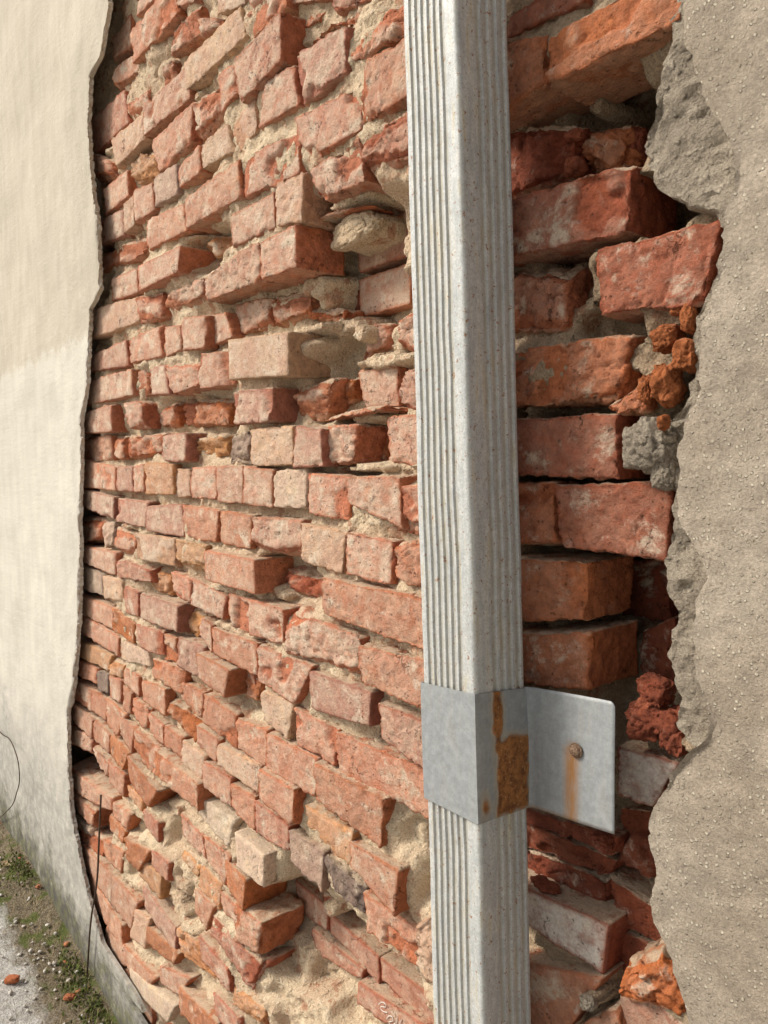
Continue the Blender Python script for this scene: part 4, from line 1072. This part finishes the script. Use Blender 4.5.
# ------------------------------------------------------------------ ground along the wall foot
def mat_ground():
    B = NB('pale_gravelly_ground'); v, oi = objvec(B, False)
    sx = B.n('ShaderNodeSeparateXYZ'); B.L(v, sx.inputs[0]); y = sx.outputs[1]
    big = B.noise(v, 5, 4); mid = B.noise(v, 38, 5, 0.7); fine = B.noise(v, 200, 4, 0.7)
    col = B.mix(B.ramp(mid, 0.35, 0.68), C(0.40, 0.38, 0.34), C(0.62, 0.60, 0.56))
    col = B.scalec(col, B.ramp(fine, 0.3, 0.7, 0.7, 1.2))
    ye = B.math('ADD', y, B.math('MULTIPLY', B.math('SUBTRACT', B.noise(v, 10, 4, 0.7), 0.5), 0.20))
    dirt = B.ramp(ye, -0.20, -0.13)
    dc = B.mix(B.ramp(fine, 0.4, 0.6), C(0.12, 0.095, 0.06), C(0.26, 0.21, 0.14))
    dc = B.mix(B.ramp(B.noise(v, 16, 4), 0.5, 0.62), dc, C(0.10, 0.115, 0.03))
    col = B.mix(dirt, col, dc)
    n = B.bump(mid, 0.02, 0.8); n = B.bump(fine, 0.006, 0.9, n)
    return B.fin(col, n, 0.95)
def gz(x): return np.interp(x, [-6.0, -2.75, -1.75, 3.0], [0.20, 0.15, 0.0, -0.01])
def ground():
    xs = np.concatenate([np.array([-200, -60, -20, -9]), np.arange(-6, 2.01, 0.05), np.array([4, 9, 20, 60, 200])])
    ys = np.concatenate([np.array([-200, -60, -20, -8, -4, -2.5]), np.arange(-1.6, 0.05, 0.03), np.array([0.3, 2, 8, 30, 120, 200])])
    GX, GY = np.meshgrid(xs, ys); X = np.stack([GX.ravel(), GY.ravel(), 0*GX.ravel()], 1)
    X[:, 2] = 0.012*fbm(X, 4, 3, 4)*np.clip(1-np.abs(X[:, 0]+2)/8, 0, 1)+0.03*np.clip(1+(X[:, 1]+0.03)/0.06, 0, 1)*(X[:, 1] < 0.1)*(np.abs(X[:, 0]) < 8)+gz(X[:, 0])
    n = len(xs); A = (np.arange(len(ys)-1)[:, None]*n+np.arange(n-1)[None, :]).ravel()
    o = mesh('ground', X, np.stack([A, A+1, A+n+1, A+n], 1), mat_ground()); o['kind'] = 'structure'; o['label'] = 'pale gravelly ground with dirt along the wall foot'
ground()
def plain(name, c, c2=None, sc=60, rough=0.9):
    B = NB(name); v, oi = objvec(B, True)
    col = B.mix(B.ramp(B.noise(v, sc, 4), 0.35, 0.65), C(*c), C(*(c2 or c)))
    return B.fin(col, B.bump(B.noise(v, sc*3, 3), 0.002, 0.7), rough)
# gravel, moss and dry litter: nobody could count them
def scatter(name, label, cat, n, zone, size, mat, kind_shape, seed):
    lr = random.Random(seed); VV = []; FF = []; k0 = 0
    base, fq = boxgrid(2, 2, 2); base = base/np.linalg.norm(base, axis=1, keepdims=True)
    for k in range(n):
        x, y = zone(lr); s = lr.uniform(*size); a = lr.uniform(0, 6.28)
        if kind_shape == 'stone':
            p = base*np.array([s, s*lr.uniform(0.6, 1), s*lr.uniform(0.4, 0.8)])*(1+0.3*np.array([[lr.uniform(-1, 1)] for _ in base]))
            f = fq
        else:
            L = s; lean_ = lr.uniform(0.2, 1.2); wd = L*(0.06 if kind_shape == 'blade' else 0.22); hh = L*math.cos(lean_); oo = L*math.sin(lean_)
            p = np.array([(-wd, 0, 0), (wd, 0, 0), (wd*0.8, oo*0.4, hh*0.6), (-wd*0.8, oo*0.4, hh*0.6), (0.1*wd, oo, hh*0.9), (-0.1*wd, oo, hh*0.9)]); f = np.array([(0, 1, 2, 3), (3, 2, 4, 5)])
        ca, sa = math.cos(a), math.sin(a)
        q = np.stack([p[:, 0]*ca-p[:, 1]*sa+x, p[:, 0]*sa+p[:, 1]*ca+y, p[:, 2]+0.004+float(gz(x))+0.03*max(0, 1+(y+0.03)/0.09)], 1)
        VV.append(q); FF.append(f+k0); k0 += len(p)
    o = mesh(name, np.concatenate(VV), np.concatenate(FF), mat, None, None, kind_shape == 'stone'); o['kind'] = 'stuff'; o['label'] = label; o['category'] = cat
def z_wall(a, b): return lambda lr: (lr.uniform(-3.2, -0.9), -0.035-abs(lr.gauss(0, 1))*a-b)
scatter('gravel', 'small pale gravel scattered over the ground', 'gravel', 900, lambda lr: (lr.uniform(-3.2, -0.9), lr.uniform(-0.7, -0.05)), (0.002, 0.008), plain('gravel_stone', (0.36, 0.32, 0.27), (0.56, 0.53, 0.48)), 'stone', 1)
def moss_zone(lr):
    cx = lr.choice((-2.75, -2.2, -2.05, -1.72, -1.62, -1.3)); return (cx+lr.gauss(0, 0.06), -0.04-abs(lr.gauss(0, 0.035)))
scatter('moss', 'green moss and short weeds along the wall foot', 'moss', 1700, moss_zone, (0.006, 0.016), plain('moss_green', (0.055, 0.075, 0.015), (0.12, 0.13, 0.03)), 'leaf', 2)
scatter('dry_litter', 'dry brown straw and crumbs along the wall foot', 'litter', 2600, z_wall(0.075, 0.0), (0.006, 0.022), plain('straw', (0.20, 0.14, 0.07), (0.34, 0.27, 0.16)), 'blade', 3)
scatter('brick_rubble', 'tiny orange brick crumbs fallen at the wall foot', 'rubble', 14, z_wall(0.05, 0.0), (0.003, 0.010), plain('rubble_orange', (0.40, 0.15, 0.07), (0.32, 0.12, 0.06)), 'stone', 4)

def tube(name, pts, r, mat, label=None, cat=None):
    cu = bpy.data.curves.new(name, 'CURVE'); cu.dimensions = '3D'; cu.bevel_depth = r; cu.bevel_resolution = 2
    s = cu.splines.new('BEZIER'); s.bezier_points.add(len(pts)-1)
    for bp, p in zip(s.bezier_points, pts): bp.co = tuple(p); bp.handle_left_type = bp.handle_right_type = 'AUTO'
    tmp = bpy.data.objects.new(name, cu); COL.objects.link(tmp)
    dg = bpy.context.evaluated_depsgraph_get(); me = bpy.data.meshes.new_from_object(tmp.evaluated_get(dg))
    bpy.data.objects.remove(tmp); me.materials.clear(); me.materials.append(mat)
    for p in me.polygons: p.use_smooth = True
    o = bpy.data.objects.new(name, me); COL.objects.link(o)
    if label: o['label'] = label; o['category'] = cat
    return o
M_STEM = plain('dark_stem', (0.05, 0.032, 0.022), (0.09, 0.06, 0.04), 200)
pts = [onY(101, 795, -0.012), onY(99, 840, -0.022), onY(97, 880, -0.03), onY(91, 920, -0.036), onY(88, 960, -0.038), onY(86, 1000, -0.037), onY(85, 1035, -0.036)]
pts.append(np.array([pts[-1][0]-0.004, -0.045, 0.02]))
tube('dead_vine', pts, 0.0026, M_STEM, 'long thin dark dead vine hanging down the broken plaster edge', 'vine')
tube('wire', [onY(-12, 722, -0.032), onY(2, 734, -0.05), onY(14, 748, -0.06), onY(19, 768, -0.06), onY(16, 795, -0.055), onY(6, 812, -0.045), onY(-8, 822, -0.032)], 0.0017, M_STEM, 'thin dark wire looping out of the cream plaster', 'wire')
M_FRAG = M_BRICK
def frag(x, y, s, seed, label):
    p = onZ(x, y, 0.06); P, Q = boxgrid(8, 8, 8); S = 0.6*P/np.linalg.norm(P, axis=1, keepdims=True)+0.4*P*0.8
    X = S*np.array([s, s*0.6, s*0.45])*(1+0.35*fbm(S+seed, 1.7, 3, seed))[:, None]; X[:, 2] -= X[:, 2].min()
    o = mesh('brick_fragment', X, Q, M_BRICK, None, None, True, {'wash': np.zeros(len(X))}); o.location = (p[0], p[1], float(gz(p[0]))+0.003); o.rotation_euler = (0, 0, seed*1.3)
    o.color = (0.45, 0.17, 0.08, 0); o['label'] = label; o['category'] = 'brick fragment'; o['group'] = 'brick fragments on the ground'
frag(13, 990, 0.022, 3, 'flat orange brick fragment lying alone on the pale ground')
frag(70, 1000, 0.018, 8, 'orange brick chip at the foot of the plaster')
def leaf(x, y, s, rz, label):
    p = onZ(x, y, 0.12); X = []; n = 9
    for i in range(n):
        t = i/(n-1); w_ = 0.38*math.sin(math.pi*t**0.8)+0.02
        for k in (-1, -0.5, 0, 0.5, 1): X.append(((t-0.5)*2*s, k*w_*s, 0.16*s*abs(k)+0.25*s*(t-0.5)**2*4*0.5))
    Q = np.array([(i*5+k, i*5+k+1, i*5+k+6, i*5+k+5) for i in range(n-1) for k in range(4)])
    o = mesh('dry_leaf', X, Q, plain('leaf_brown', (0.26, 0.18, 0.09), (0.38, 0.29, 0.17), 120)); o.location = (p[0], p[1], float(gz(p[0]))+0.012); o.rotation_euler = (0.15, -0.1, rz)
    o['label'] = label; o['category'] = 'leaf'; md = o.modifiers.new('thick', 'SOLIDIFY'); md.thickness = 0.0006
leaf(9, 877, 0.035, 0.4, 'curled tan dry leaf on the ground by the plaster foot')

# pale chalk scribble on a brick deep in the hollow
M_CHALK = plain('white_chalk', (0.72, 0.68, 0.62), (0.6, 0.56, 0.5), 300)
def chalk(path):
    o = tube('chalk_mark', [onY(*px('P', x, y), 0.0785) for x, y in path], 0.0007, M_CHALK)
    setparent(o, wall)
for path in ([(532, 692), (552, 686), (560, 696), (540, 708), (548, 718), (566, 724)], [(562, 748), (580, 738), (588, 750), (574, 768), (598, 764)], [(604, 742), (600, 770)], [(622, 748), (612, 772)]): chalk(path)
